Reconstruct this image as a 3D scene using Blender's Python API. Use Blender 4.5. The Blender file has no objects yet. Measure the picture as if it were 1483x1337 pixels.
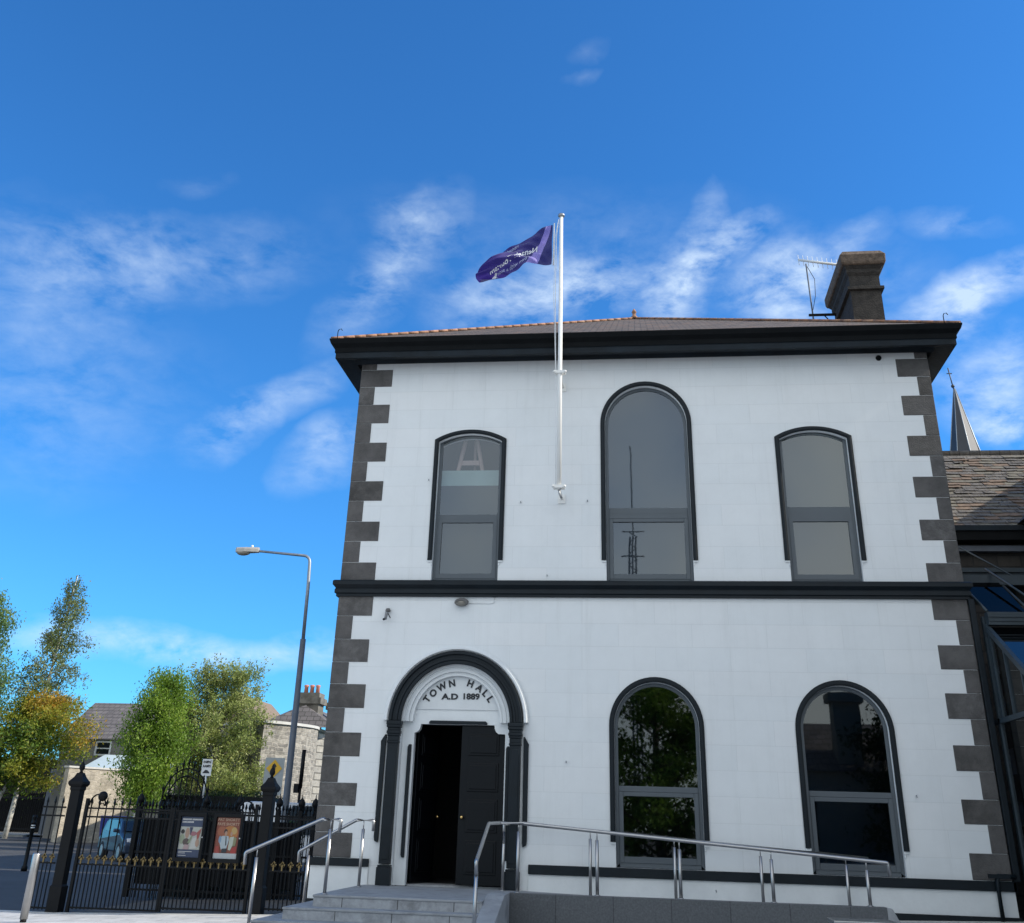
import bpy, bmesh, math, random
import numpy as np
from mathutils import Vector, Matrix
from mathutils.geometry import tessellate_polygon
random.seed(7); rng = np.random.default_rng(7)
PI = math.pi
S = bpy.context.scene
COL = S.collection

# ------------------------------------------------------------------ materials
def lin(r, g, b):
    f = lambda c: (c/255/12.92) if c/255 <= .04045 else ((c/255+.055)/1.055)**2.4
    return (f(r), f(g), f(b), 1)

def newmat(name):
    m = bpy.data.materials.new(name); m.use_nodes = True
    nt = m.node_tree; return m, nt, nt.nodes['Principled BSDF']

def mat(name, col, rough=.6, metal=0, var=.12, vscale=3.0, bump=0., bscale=40., spec=.5, coat=0, dirt=None, dscale=1.0, damt=.5):
    """plain surface with mottled tone and a fine bump"""
    m, nt, p = newmat(name); N = nt.nodes; L = nt.links
    c = (col[0], col[1], col[2], 1)
    tc = N.new('ShaderNodeTexCoord')
    n = N.new('ShaderNodeTexNoise'); n.inputs['Scale'].default_value = vscale; n.inputs['Detail'].default_value = 7; n.inputs['Roughness'].default_value = .65
    L.new(tc.outputs['Object'], n.inputs['Vector'])
    r = N.new('ShaderNodeMapRange'); r.inputs[1].default_value = .3; r.inputs[2].default_value = .7
    r.inputs[3].default_value = 1-var; r.inputs[4].default_value = 1+var
    L.new(n.outputs['Fac'], r.inputs[0])
    mx = N.new('ShaderNodeVectorMath'); mx.operation = 'SCALE'; mx.inputs[0].default_value = c[:3]
    L.new(r.outputs[0], mx.inputs['Scale'])
    out = mx.outputs[0]
    if dirt is not None:
        n2 = N.new('ShaderNodeTexNoise'); n2.inputs['Scale'].default_value = dscale; n2.inputs['Detail'].default_value = 9; n2.inputs['Roughness'].default_value = .7
        L.new(tc.outputs['Object'], n2.inputs['Vector'])
        r2 = N.new('ShaderNodeMapRange'); r2.inputs[1].default_value = .5; r2.inputs[2].default_value = .68; r2.inputs[4].default_value = damt
        L.new(n2.outputs['Fac'], r2.inputs[0])
        m2 = N.new('ShaderNodeMix'); m2.data_type = 'RGBA'
        L.new(r2.outputs[0], m2.inputs[0]); L.new(out, m2.inputs[6]); m2.inputs[7].default_value = (*dirt[:3], 1)
        out = m2.outputs[2]
    L.new(out, p.inputs['Base Color'])
    p.inputs['Roughness'].default_value = rough; p.inputs['Metallic'].default_value = metal
    p.inputs['Specular IOR Level'].default_value = spec; p.inputs['Coat Weight'].default_value = coat
    if bump:
        n3 = N.new('ShaderNodeTexNoise'); n3.inputs['Scale'].default_value = bscale; n3.inputs['Detail'].default_value = 6
        L.new(tc.outputs['Object'], n3.inputs['Vector'])
        b = N.new('ShaderNodeBump'); b.inputs['Strength'].default_value = bump; b.inputs['Distance'].default_value = .02
        L.new(n3.outputs['Fac'], b.inputs['Height']); L.new(b.outputs[0], p.inputs['Normal'])
    return m

def brickmat(name, c1, c2, mortar, w, h, msize=.01, off=.5, axes='XZ', origin=(0, 0), rough=.8, var=.15, bump=.6, mfac=1., noise=2.5, bdist=.01, squash=0, mottle=None, fine=.25, rot=0., dist=0.):
    """coursed stone, block joints or slates; origin and size in metres"""
    m, nt, p = newmat(name); N = nt.nodes; L = nt.links
    tc = N.new('ShaderNodeTexCoord'); src = tc.outputs['Object']
    if rot:
        mp = N.new('ShaderNodeMapping'); mp.inputs['Rotation'].default_value = (0, 0, rot); L.new(src, mp.inputs[0]); src = mp.outputs[0]
    sp = N.new('ShaderNodeSeparateXYZ'); L.new(src, sp.inputs[0])
    def addn(o, v):
        a = N.new('ShaderNodeMath'); a.operation = 'ADD'; L.new(o, a.inputs[0]); a.inputs[1].default_value = v; return a.outputs[0]
    cb = N.new('ShaderNodeCombineXYZ')
    ox = addn(sp.outputs[axes[0]], -origin[0]+1000*w); oz = addn(sp.outputs[axes[1]], -origin[1]+1000*h)
    if dist:
        nd = N.new('ShaderNodeTexNoise'); nd.inputs['Scale'].default_value = 1.3; nd.inputs['Detail'].default_value = 4
        L.new(tc.outputs['Object'], nd.inputs['Vector'])
        a = N.new('ShaderNodeMath'); a.operation = 'MULTIPLY_ADD'; L.new(nd.outputs['Fac'], a.inputs[0]); a.inputs[1].default_value = dist; L.new(oz, a.inputs[2]); oz = a.outputs[0]
        a = N.new('ShaderNodeMath'); a.operation = 'MULTIPLY_ADD'; L.new(nd.outputs['Fac'], a.inputs[0]); a.inputs[1].default_value = dist*2.3; L.new(ox, a.inputs[2]); ox = a.outputs[0]
    L.new(ox, cb.inputs[0]); L.new(oz, cb.inputs[1])
    b = N.new('ShaderNodeTexBrick'); L.new(cb.outputs[0], b.inputs['Vector'])
    b.inputs['Color1'].default_value = (*c1[:3], 1); b.inputs['Color2'].default_value = (*c2[:3], 1); b.inputs['Mortar'].default_value = (*mortar[:3], 1)
    b.inputs['Scale'].default_value = 1; b.inputs['Mortar Size'].default_value = msize; b.inputs['Mortar Smooth'].default_value = .2
    b.inputs['Brick Width'].default_value = w; b.inputs['Row Height'].default_value = h; b.offset = off
    if squash: b.squash = squash; b.squash_frequency = 3
    n = N.new('ShaderNodeTexNoise'); n.inputs['Scale'].default_value = noise; n.inputs['Detail'].default_value = 8; n.inputs['Roughness'].default_value = .7
    L.new(tc.outputs['Object'], n.inputs['Vector'])
    r = N.new('ShaderNodeMapRange'); r.inputs[1].default_value = .3; r.inputs[2].default_value = .7; r.inputs[3].default_value = 1-var; r.inputs[4].default_value = 1+var
    L.new(n.outputs['Fac'], r.inputs[0])
    mx = N.new('ShaderNodeVectorMath'); mx.operation = 'SCALE'; L.new(b.outputs['Color'], mx.inputs[0]); L.new(r.outputs[0], mx.inputs['Scale'])
    out = mx.outputs[0]
    if mottle is not None:
        n2 = N.new('ShaderNodeTexNoise'); n2.inputs['Scale'].default_value = mottle[3]; n2.inputs['Detail'].default_value = 9; n2.inputs['Roughness'].default_value = .75
        L.new(tc.outputs['Object'], n2.inputs['Vector'])
        r2 = N.new('ShaderNodeMapRange'); r2.inputs[1].default_value = .52; r2.inputs[2].default_value = .66; r2.inputs[4].default_value = mottle[4]
        L.new(n2.outputs['Fac'], r2.inputs[0])
        m2 = N.new('ShaderNodeMix'); m2.data_type = 'RGBA'; L.new(r2.outputs[0], m2.inputs[0]); L.new(out, m2.inputs[6]); m2.inputs[7].default_value = (*mottle[:3], 1)
        out = m2.outputs[2]
    if name.startswith('white_masonry'):
        # faint run-off streaks, blotches of older paint and grime
        ms_ = N.new('ShaderNodeMapping'); ms_.inputs['Scale'].default_value = (5.5, 1, .35); L.new(tc.outputs['Object'], ms_.inputs[0])
        ns = N.new('ShaderNodeTexNoise'); ns.inputs['Scale'].default_value = 1; ns.inputs['Detail'].default_value = 8; ns.inputs['Roughness'].default_value = .7; L.new(ms_.outputs[0], ns.inputs['Vector'])
        rs = N.new('ShaderNodeMapRange'); rs.inputs[1].default_value = .52; rs.inputs[2].default_value = .75; rs.inputs[4].default_value = .35; L.new(ns.outputs['Fac'], rs.inputs[0])
        nb_ = N.new('ShaderNodeTexNoise'); nb_.inputs['Scale'].default_value = .45; nb_.inputs['Detail'].default_value = 3; L.new(tc.outputs['Object'], nb_.inputs['Vector'])
        ml_ = N.new('ShaderNodeMath'); ml_.operation = 'MULTIPLY'; L.new(rs.outputs[0], ml_.inputs[0]); L.new(nb_.outputs['Fac'], ml_.inputs[1])
        m5 = N.new('ShaderNodeMix'); m5.data_type = 'RGBA'; L.new(ml_.outputs[0], m5.inputs[0]); L.new(out, m5.inputs[6]); m5.inputs[7].default_value = (.47, .48, .46, 1); out = m5.outputs[2]
    L.new(out, p.inputs['Base Color']); p.inputs['Roughness'].default_value = rough
    inv = N.new('ShaderNodeMath'); inv.operation = 'SUBTRACT'; inv.inputs[0].default_value = 1; L.new(b.outputs['Fac'], inv.inputs[1])
    n3 = N.new('ShaderNodeTexNoise'); n3.inputs['Scale'].default_value = 35; n3.inputs['Detail'].default_value = 6; L.new(tc.outputs['Object'], n3.inputs['Vector'])
    ad = N.new('ShaderNodeMath'); ad.operation = 'MULTIPLY_ADD'; L.new(n3.outputs['Fac'], ad.inputs[0]); ad.inputs[1].default_value = fine; L.new(inv.outputs[0], ad.inputs[2])
    bp = N.new('ShaderNodeBump'); bp.inputs['Strength'].default_value = bump; bp.inputs['Distance'].default_value = bdist
    L.new(ad.outputs[0], bp.inputs['Height']); L.new(bp.outputs[0], p.inputs['Normal'])
    return m

def glassmat(name, tint, refl=.14, body=None, bodyfac=.0, fm=1.3):
    m, nt, p = newmat(name); N = nt.nodes; L = nt.links
    N.remove(p); out = N['Material Output']
    fr = N.new('ShaderNodeFresnel'); fr.inputs['IOR'].default_value = 1.52
    ml = N.new('ShaderNodeMath'); ml.operation = 'MULTIPLY_ADD'; ml.use_clamp = True; L.new(fr.outputs[0], ml.inputs[0]); ml.inputs[1].default_value = fm; ml.inputs[2].default_value = refl-.042*fm
    tr = N.new('ShaderNodeBsdfTransparent'); tr.inputs[0].default_value = (*tint, 1)
    base = tr.outputs[0]
    if body:
        df = N.new('ShaderNodeBsdfDiffuse'); df.inputs[0].default_value = (*body, 1)
        mb = N.new('ShaderNodeMixShader'); mb.inputs[0].default_value = bodyfac; L.new(base, mb.inputs[1]); L.new(df.outputs[0], mb.inputs[2]); base = mb.outputs[0]
    gl = N.new('ShaderNodeBsdfGlossy'); gl.inputs['Roughness'].default_value = .015; gl.inputs[0].default_value = (.95, 1, 1, 1)
    # slightly uneven panes
    tc = N.new('ShaderNodeTexCoord'); n = N.new('ShaderNodeTexNoise'); n.inputs['Scale'].default_value = 1.3; n.inputs['Detail'].default_value = 1
    L.new(tc.outputs['Object'], n.inputs['Vector'])
    b = N.new('ShaderNodeBump'); b.inputs['Strength'].default_value = .016; b.inputs['Distance'].default_value = .05; L.new(n.outputs['Fac'], b.inputs['Height']); L.new(b.outputs[0], gl.inputs['Normal'])
    mx = N.new('ShaderNodeMixShader'); L.new(ml.outputs[0], mx.inputs[0]); L.new(base, mx.inputs[1]); L.new(gl.outputs[0], mx.inputs[2])
    L.new(mx.outputs[0], out.inputs[0]); return m

def leafmat(name, c1, c2, c3=None):
    m, nt, p = newmat(name); N = nt.nodes; L = nt.links
    at = N.new('ShaderNodeAttribute'); at.attribute_name = 'tone'
    cr = N.new('ShaderNodeValToRGB'); L.new(at.outputs['Fac'], cr.inputs[0])
    e = cr.color_ramp.elements; e[0].color = (*c1, 1); e[1].color = (*c2, 1)
    if c3: x = e.new(.5); x.color = (*c3, 1)
    L.new(cr.outputs[0], p.inputs['Base Color']); p.inputs['Roughness'].default_value = .5; p.inputs['Specular IOR Level'].default_value = .3
    tl = N.new('ShaderNodeBsdfTranslucent'); L.new(cr.outputs[0], tl.inputs[0])
    mx = N.new('ShaderNodeMixShader'); mx.inputs[0].default_value = .4
    L.new(p.outputs[0], mx.inputs[1]); L.new(tl.outputs[0], mx.inputs[2]); L.new(mx.outputs[0], N['Material Output'].inputs[0])
    return m

M = {}
WH = (.74, .76, .76)
def wall_white(name, oz):
    return brickmat(name, WH, (.765, .775, .77), (.69, .705, .70), 1.335, .4085, .005, .5, 'XZ', (-2.445, oz), rough=.42, var=.035, bump=.5, noise=1.3, bdist=.003, fine=.5, mottle=(.64, .655, .65, .7, .2))
M['wall_up'] = wall_white('white_masonry_paint_upper', 6.165-.0005)
M['wall_lo'] = wall_white('white_masonry_paint_lower', 5.14+.0)
M['white'] = mat('white_gloss_paint', (.74, .76, .76), .4, var=.04, bump=.15, bscale=18)
M['whiteplain'] = mat('white_plaster', (.70, .72, .72), .5, var=.05, bump=.2, bscale=12)
M['quoin'] = mat('limestone_quoin', (.098, .092, .088), .85, var=.36, vscale=2.2, bump=.6, bscale=45, dirt=(.14, .13, .125), dscale=5, damt=.4)
M['quoin2'] = mat('limestone_quoin_light', (.104, .098, .094), .85, var=.40, vscale=3, bump=.8, bscale=38, dirt=(.16, .155, .15), dscale=6, damt=.5)
M['quoin3'] = mat('limestone_quoin_brown', (.092, .086, .081), .88, var=.45, vscale=2, bump=.8, bscale=50, dirt=(.13, .12, .11), dscale=4, damt=.5)
M['navy'] = mat('blue_black_gloss_paint', (.0045, .009, .013), .5, var=.25, bump=.12, bscale=14, spec=.3)
M['navydull'] = mat('blue_black_fascia_paint', (.006, .011, .016), .7, var=.6, vscale=1.6, bump=.3, bscale=20, spec=.3)
M['soffit'] = mat('black_soffit_paint', (.006, .007, .008), .85, var=.2, spec=.15)
M['frame'] = mat('grey_window_frame_coating', (.085, .10, .112), .45, var=.05)
M['interior'] = mat('dark_interior', (.02, .02, .022), .9)  # near-black colour stands in for the dimness of the rooms
M['blind'] = mat('grey_roller_blind', (.055, .066, .072), .9, var=.05, vscale=1.)
M['blindmauve'] = mat('mauve_grey_roller_blind', (.085, .078, .08), .9, var=.05, vscale=1.)
M['palepanel'] = mat('pale_green_board', (.42, .55, .53), .7, var=.06)
M['timber'] = mat('pinkish_timber', (.62, .42, .38), .6)
M['glassup'] = glassmat('window_glass_upper', (.62, .66, .67), .13)
M['glasslo'] = glassmat('window_glass_lower', (.5, .52, .52), .085)
M['glassroof'] = glassmat('roof_glass', (.05, .07, .11), .025, fm=.13)
M['porchframe'] = mat('dark_blue_steel', (.028, .042, .052), .5, var=.2)
M['doorpaint'] = mat('black_door_gloss', (.0018, .0025, .004), .35, var=.2, spec=.22, bump=.05, bscale=9)
M['brass'] = mat('brass', (.75, .5, .2), .25, 1)
M['letter'] = mat('black_letter_paint', (.012, .014, .018), .5)
M['steel'] = mat('brushed_stainless_steel', (.44, .43, .42), .34, 1, var=.06, vscale=14)
M['steeldull'] = mat('dull_metal', (.35, .36, .37), .5, 1, var=.1)
M['iron'] = mat('black_iron_paint', (.003, .0035, .0045), .55, var=.3, vscale=8, spec=.22)
M['gold'] = mat('gold_leaf_paint', (.20, .14, .05), .55, .3, var=.35, vscale=25)
M['pole'] = mat('white_pole_paint', (.80, .79, .75), .35, var=.05)
M['rope'] = mat('white_rope', (.75, .76, .76), .8)
M['slate'] = brickmat('town_hall_slates', (.095, .075, .060), (.13, .10, .08), (.03, .026, .022), .27, .21, .012, .5, 'XY', (0, 0), var=.35, bump=1., noise=3, bdist=.02, mottle=(.22, .12, .07, 2.2, .6))
M['slateold'] = brickmat('mossy_slates', (.165, .15, .13), (.125, .113, .098), (.05, .044, .038), .26, .17, .009, .5, 'XY', (0, 0), var=.40, bump=1., noise=6, bdist=.04, mottle=(.27, .19, .12, 7, .4), fine=.6, dist=.04)
M['slatefar'] = brickmat('far_slates', (.17, .15, .145), (.135, .12, .115), (.06, .055, .05), .4, .25, .02, .5, 'XZ', (0, 0), var=.3, bump=.6, noise=1.2)
M['terracotta'] = mat('orange_ridge_tile', (.33, .17, .10), .8, var=.5, vscale=6, bump=.5, bscale=30, dirt=(.3, .22, .15), dscale=3, damt=.7)
M['render'] = mat('weathered_chimney_render', (.040, .034, .029), .95, var=.45, vscale=6, bump=1., bscale=26, dirt=(.03, .028, .025), dscale=5, damt=.8)
M['lichen'] = mat('lichened_chimney_cap', (.14, .10, .072), .95, var=.5, vscale=9, bump=1., bscale=28, dirt=(.08, .06, .045), dscale=8, damt=.7)
M['granite'] = brickmat('dark_granite_cladding', (.075, .08, .085), (.095, .10, .105), (.03, .03, .032), .86, 2, .006, 0, 'XZ', (-2.1, -.5), rough=.5, var=.30, bump=.3, noise=38, bdist=.003, fine=.4, mottle=(.14, .14, .15, 22, .5))
M['stonegrey'] = mat('grey_limestone_tread', (.30, .31, .32), .7, var=.18, vscale=2.5, bump=.25, bscale=60, dirt=(.15, .155, .16), dscale=2.2, damt=.8)
M['stonejoint'] = brickmat('grey_limestone_riser', (.27, .285, .30), (.32, .33, .345), (.07, .07, .07), .82, 5, .007, .5, 'XZ', (-4.5, -1), rough=.75, var=.3, bump=.3, noise=6, bdist=.003, mottle=(.17, .175, .18, 2.5, .8))
M['paving'] = brickmat('pale_granite_paving', (.50, .50, .49), (.42, .425, .42), (.2, .2, .2), .6, .3, .008, .5, 'XY', (0, 0), rough=.8, var=.22, bump=.35, noise=2.2, mottle=(.55, .55, .54, 1.3, .5))
M['asphalt'] = mat('asphalt', (.052, .053, .056), .85, var=.25, vscale=.5, bump=.5, bscale=60, dirt=(.07, .07, .068), dscale=.4, damt=.7)
M['gravel'] = mat('brown_grit', (.13, .115, .10), .95, var=.35, vscale=14, bump=.8, bscale=70, dirt=(.07, .06, .05), dscale=1.2, damt=.6)
M['pavelight'] = mat('worn_concrete_pavement', (.30, .275, .235), .9, var=.18, vscale=1.2, bump=.3, bscale=30)
M['kerb'] = mat('pale_kerb_stone', (.55, .53, .48), .8, var=.12)
M['roadpaint'] = mat('road_paint', (.6, .6, .57), .7, var=.2)
M['rubble'] = brickmat('pale_rubble_limestone', (.52, .48, .41), (.30, .28, .245), (.58, .53, .45), .42, .21, .03, .5, 'XZ', (0, 0), rough=.95, var=.45, bump=1., noise=4.5, bdist=.05, squash=.7, mottle=(.12, .115, .10, 2.4, .6), dist=.35)
M['rubblewarm'] = brickmat('warm_limestone_wall', (.42, .37, .29), (.36, .32, .25), (.46, .41, .33), .5, .25, .03, .5, 'YZ', (0, 0), rough=.95, var=.45, bump=.8, noise=1.6, bdist=.04, mottle=(.16, .14, .10, .7, .75), dist=.9)
M['ashlar'] = brickmat('rusticated_limestone', (.50, .47, .41), (.40, .38, .34), (.16, .15, .13), .9, .36, .03, .5, 'XZ', (0, 0), rough=.9, var=.3, bump=1., noise=5, bdist=.06)
M['soot'] = mat('sooty_chimney_stone', (.17, .155, .13), .95, var=.4, vscale=2.5, dirt=(.07, .065, .05), dscale=2, damt=.7)
M['rubblerot'] = brickmat('pale_rubble_limestone_angled', (.36, .33, .275), (.20, .185, .16), (.40, .36, .30), .42, .21, .03, .5, 'YZ', (0, 0), rough=.95, var=.45, bump=1., noise=4.5, bdist=.05, squash=.7, mottle=(.14, .13, .11, 2.4, .6), dist=.35)
M['ashlarrot'] = brickmat('rusticated_limestone_angled', (.42, .39, .33), (.34, .32, .28), (.16, .15, .13), .9, .36, .03, .5, 'YZ', (0, 0), rough=.9, var=.3, bump=1., noise=5, bdist=.06)
M['housewall'] = mat('grey_roughcast_wall', (.24, .23, .21), .95, var=.12)
M['shedroof'] = mat('pale_blue_sheet_roof', (.52, .62, .66), .5, var=.06)
M['pot'] = mat('red_clay_pot', (.55, .22, .15), .8, var=.15)
M['darkwall'] = brickmat('dark_stone_wall', (.055, .048, .04), (.04, .036, .032), (.03, .028, .026), .5, .25, .02, .5, 'XZ', (0, 0), var=.3, bump=.8)
M['spire'] = mat('spire_slate', (.035, .038, .045), .5, var=.2, vscale=.6)
M['spireedge'] = mat('spire_lead_roll', (.35, .37, .38), .5, .5)
M['lampgrey'] = mat('galvanised_lamp_column', (.30, .33, .36), .5, .6, var=.15)
M['lampbase'] = mat('grey_painted_column', (.11, .125, .15), .6, var=.15)
M['lamphead'] = mat('lantern_body', (.45, .42, .37), .5, .2, var=.15)
M['lampglass'] = mat('lantern_bowl', (.30, .27, .22), .25, var=.2)
M['bulkhead'] = mat('grey_bulkhead_casing', (.13, .125, .12), .6, var=.2)
M['signwhite'] = mat('sign_white', (.75, .76, .74), .5, var=.03)
M['signyellow'] = mat('sign_yellow', (.75, .42, .02), .5, var=.03)
M['signgrey'] = mat('sign_backing_grey', (.36, .38, .37), .6, var=.05)
M['binblue'] = mat('blue_bin_plastic', (.015, .03, .22), .45)
M['carblue'] = mat('pale_blue_car_paint', (.03, .045, .075), .35, .3, coat=.3, var=.03)
M['vanwhite'] = mat('white_van_paint', (.72, .73, .74), .3, coat=.6, var=.02)
M['carglass'] = mat('car_glass', (.015, .02, .025), .05, var=.02)
M['tyre'] = mat('tyre_rubber', (.02, .02, .02), .9)
M['hub'] = mat('alloy_wheel', (.5, .5, .52), .3, .8)
M['lightlens'] = mat('headlamp_lens', (.7, .72, .75), .1)
M['redlens'] = mat('rear_lamp_lens', (.4, .02, .02), .2)
M['bark_white'] = mat('birch_bark', (.62, .60, .54), .8, var=.2, vscale=4, dirt=(.08, .07, .06), dscale=5, damt=.8)
M['twig'] = mat('brown_twig_bark', (.10, .085, .06), .9, var=.3)
M['bark'] = mat('grey_bark', (.16, .13, .10), .95, var=.3, vscale=6)
M['leaf_birch'] = leafmat('birch_leaves', (.11, .15, .04), (.32, .34, .14), (.19, .23, .08))
M['leaf_left'] = leafmat('fresh_birch_leaves', (.09, .17, .04), (.26, .34, .12), (.15, .24, .07))
M['leaf_willow'] = leafmat('bright_green_leaves', (.11, .19, .02), (.38, .48, .08), (.20, .32, .035))
M['leaf_round'] = leafmat('pale_olive_leaves', (.17, .22, .05), (.56, .56, .24), (.33, .38, .11))
M['leaf_autumn'] = leafmat('turning_leaves', (.11, .19, .025), (.46, .25, .03), (.28, .28, .03))
M['leaf_dark'] = leafmat('dark_hedge_leaves', (.015, .03, .01), (.04, .07, .02))
M['leaf_refl'] = leafmat('lime_tree_leaves', (.06, .13, .015), (.20, .32, .04))
M['navyposter'] = mat('navy_poster_paper', (.03, .045, .09), .5, var=.04)

# ------------------------------------------------------------------ mesh helpers
class MB:
    def __init__(s): s.v = []; s.f = []; s.mi = []; s.sm = []
    def add(s, vs, fs, mi=0, smooth=False):
        o = len(s.v); s.v += [tuple(v) for v in vs]
        for f in fs: s.f.append(tuple(i+o for i in f)); s.mi.append(mi); s.sm.append(smooth)
        return s
    def box(s, x0, x1, y0, y1, z0, z1, mi=0):
        vs = [(x, y, z) for x in (x0, x1) for y in (y0, y1) for z in (z0, z1)]
        return s.add(vs, [(0, 1, 3, 2), (4, 6, 7, 5), (0, 4, 5, 1), (2, 3, 7, 6), (0, 2, 6, 4), (1, 5, 7, 3)], mi)
    def obox(s, c, size, rz=0, rx=0, ry=0, mi=0):
        R = Matrix.Rotation(rz, 3, 'Z') @ Matrix.Rotation(ry, 3, 'Y') @ Matrix.Rotation(rx, 3, 'X')
        vs = [tuple(Vector(c)+R @ Vector((x*size[0]/2, y*size[1]/2, z*size[2]/2))) for x in (-1, 1) for y in (-1, 1) for z in (-1, 1)]
        return s.add(vs, [(0, 1, 3, 2), (4, 6, 7, 5), (0, 4, 5, 1), (2, 3, 7, 6), (0, 2, 6, 4), (1, 5, 7, 3)], mi)
    def tube(s, pts, r, n=10, cap=True, mi=0, smooth=True):
        pts = [Vector(p) for p in pts]; rr = r if isinstance(r, (list, tuple)) else [r]*len(pts)
        rings = []; up = None
        for i, p in enumerate(pts):
            a = pts[max(i-1, 0)]; b = pts[min(i+1, len(pts)-1)]; d = (b-a).normalized()
            if up is None:
                up = Vector((0, 0, 1)) if abs(d.z) < .9 else Vector((1, 0, 0))
            x = d.cross(up)
            if x.length < 1e-4: x = d.cross(Vector((0, 1, .1)))
            x.normalize(); y = d.cross(x).normalized(); up = -y if False else up
            k = 1.0
            if 0 < i < len(pts)-1:
                d1 = (p-a).normalized(); d2 = (b-p).normalized(); c = max(.35, math.cos(d1.angle(d2, 0)/2)); k = 1/c if len(pts) < 5 else 1
            rings.append([p+(x*math.cos(2*PI*j/n)+y*math.sin(2*PI*j/n))*rr[i]*k for j in range(n)])
        o = len(s.v)
        for R in rings: s.v += [tuple(q) for q in R]
        for i in range(len(rings)-1):
            for j in range(n):
                s.f.append((o+i*n+j, o+i*n+(j+1) % n, o+(i+1)*n+(j+1) % n, o+(i+1)*n+j)); s.mi.append(mi); s.sm.append(smooth)
        if cap:
            s.f.append(tuple(o+j for j in range(n))[::-1]); s.mi.append(mi); s.sm.append(False)
            s.f.append(tuple(o+(len(rings)-1)*n+j for j in range(n))); s.mi.append(mi); s.sm.append(False)
        return s
    def lathe(s, cx, cy, prof, n=16, mi=0, smooth=True, square=False):
        """prof: list of (r, z); square=True gives a four-sided spin"""
        n = 4 if square else n; ph = PI/4 if square else 0; k = math.sqrt(2) if square else 1
        o = len(s.v)
        for r, z in prof:
            for j in range(n): s.v.append((cx+r*k*math.cos(2*PI*j/n+ph), cy+r*k*math.sin(2*PI*j/n+ph), z))
        for i in range(len(prof)-1):
            for j in range(n):
                s.f.append((o+i*n+j, o+i*n+(j+1) % n, o+(i+1)*n+(j+1) % n, o+(i+1)*n+j)); s.mi.append(mi); s.sm.append(smooth and not square)
        s.f.append(tuple(o+j for j in range(n))[::-1]); s.mi.append(mi); s.sm.append(False)
        s.f.append(tuple(o+(len(prof)-1)*n+j for j in range(n))); s.mi.append(mi); s.sm.append(False)
        return s
    def sphere(s, c, r, n=12, m=8, sq=(1, 1, 1)):
        prof = [(math.sin(PI*i/m), -math.cos(PI*i/m)) for i in range(m+1)]
        o = len(s.v)
        for a, b in prof:
            for j in range(n): s.v.append((c[0]+r*sq[0]*max(a, .01)*math.cos(2*PI*j/n), c[1]+r*sq[1]*max(a, .01)*math.sin(2*PI*j/n), c[2]+r*sq[2]*b))
        for i in range(m):
            for j in range(n):
                s.f.append((o+i*n+j, o+i*n+(j+1) % n, o+(i+1)*n+(j+1) % n, o+(i+1)*n+j)); s.mi.append(0); s.sm.append(True)
        return s
    def plate(s, outer, holes, y0, y1, mi=0):
        """flat plate in the x-z plane between depths y0 and y1, with holes"""
        polys = [outer]+list(holes); pts = [p for q in polys for p in q]
        tris = tessellate_polygon([[Vector((p[0], p[1], 0)) for p in q] for q in polys])
        n = len(pts); vs = [(p[0], y0, p[1]) for p in pts]+[(p[0], y1, p[1]) for p in pts]; fs = []
        for t in tris: fs.append(tuple(t)); fs.append(tuple(i+n for i in t[::-1]))
        o = 0
        for q in polys:
            k = len(q)
            for i in range(k): a = o+i; b = o+(i+1) % k; fs.append((a, b, b+n, a+n))
            o += k
        return s.add(vs, fs, mi)
    def band(s, A, B, y0, y1, closed=False, mi=0):
        """strip between two parallel outlines A and B (x,z), from depth y0 to y1"""
        n = len(A); vs = []
        for a, b in zip(A, B): vs += [(a[0], y0, a[1]), (b[0], y0, b[1]), (b[0], y1, b[1]), (a[0], y1, a[1])]
        fs = []
        rngn = n if closed else n-1
        for i in range(rngn):
            p = 4*i; q = 4*((i+1) % n)
            for k in range(4): fs.append((p+k, p+(k+1) % 4, q+(k+1) % 4, q+k))
        if not closed: fs += [(0, 1, 2, 3), (4*n-4, 4*n-1, 4*n-2, 4*n-3)]
        return s.add(vs, fs, mi)
    def loft(s, secs, closed=True, cap=True, mi=0, smooth=False):
        n = len(secs[0]); o = len(s.v)
        for q in secs: s.v += [tuple(p) for p in q]
        for i in range(len(secs)-1):
            for j in range(n if closed else n-1):
                s.f.append((o+i*n+j, o+i*n+(j+1) % n, o+(i+1)*n+(j+1) % n, o+(i+1)*n+j)); s.mi.append(mi); s.sm.append(smooth)
        if cap and closed:
            s.f.append(tuple(o+j for j in range(n))[::-1]); s.mi.append(mi); s.sm.append(False)
            s.f.append(tuple(o+(len(secs)-1)*n+j for j in range(n))); s.mi.append(mi); s.sm.append(False)
        return s
    def build(s, name, m, parent=None, bevel=0, fixn=True, segs=2):
        off = Vector((0, 0, 0)); q = parent
        while q is not None: off += q.location; q = q.parent
        me = bpy.data.meshes.new(name)
        me.from_pydata([tuple(Vector(v)-off) for v in s.v], [], s.f)
        ms = m if isinstance(m, (list, tuple)) else [m]
        for k in ms: me.materials.append(k)
        me.polygons.foreach_set('material_index', s.mi); me.polygons.foreach_set('use_smooth', s.sm)
        if fixn:
            bm = bmesh.new(); bm.from_mesh(me); bmesh.ops.recalc_face_normals(bm, faces=bm.faces); bm.to_mesh(me); bm.free()
        me.update()
        o = bpy.data.objects.new(name, me); COL.objects.link(o)
        if parent is not None: o.parent = parent
        if bevel:
            b = o.modifiers.new('bevel', 'BEVEL'); b.width = bevel; b.segments = segs; b.limit_method = 'ANGLE'; b.angle_limit = math.radians(40); b.harden_normals = False
        return o

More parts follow.
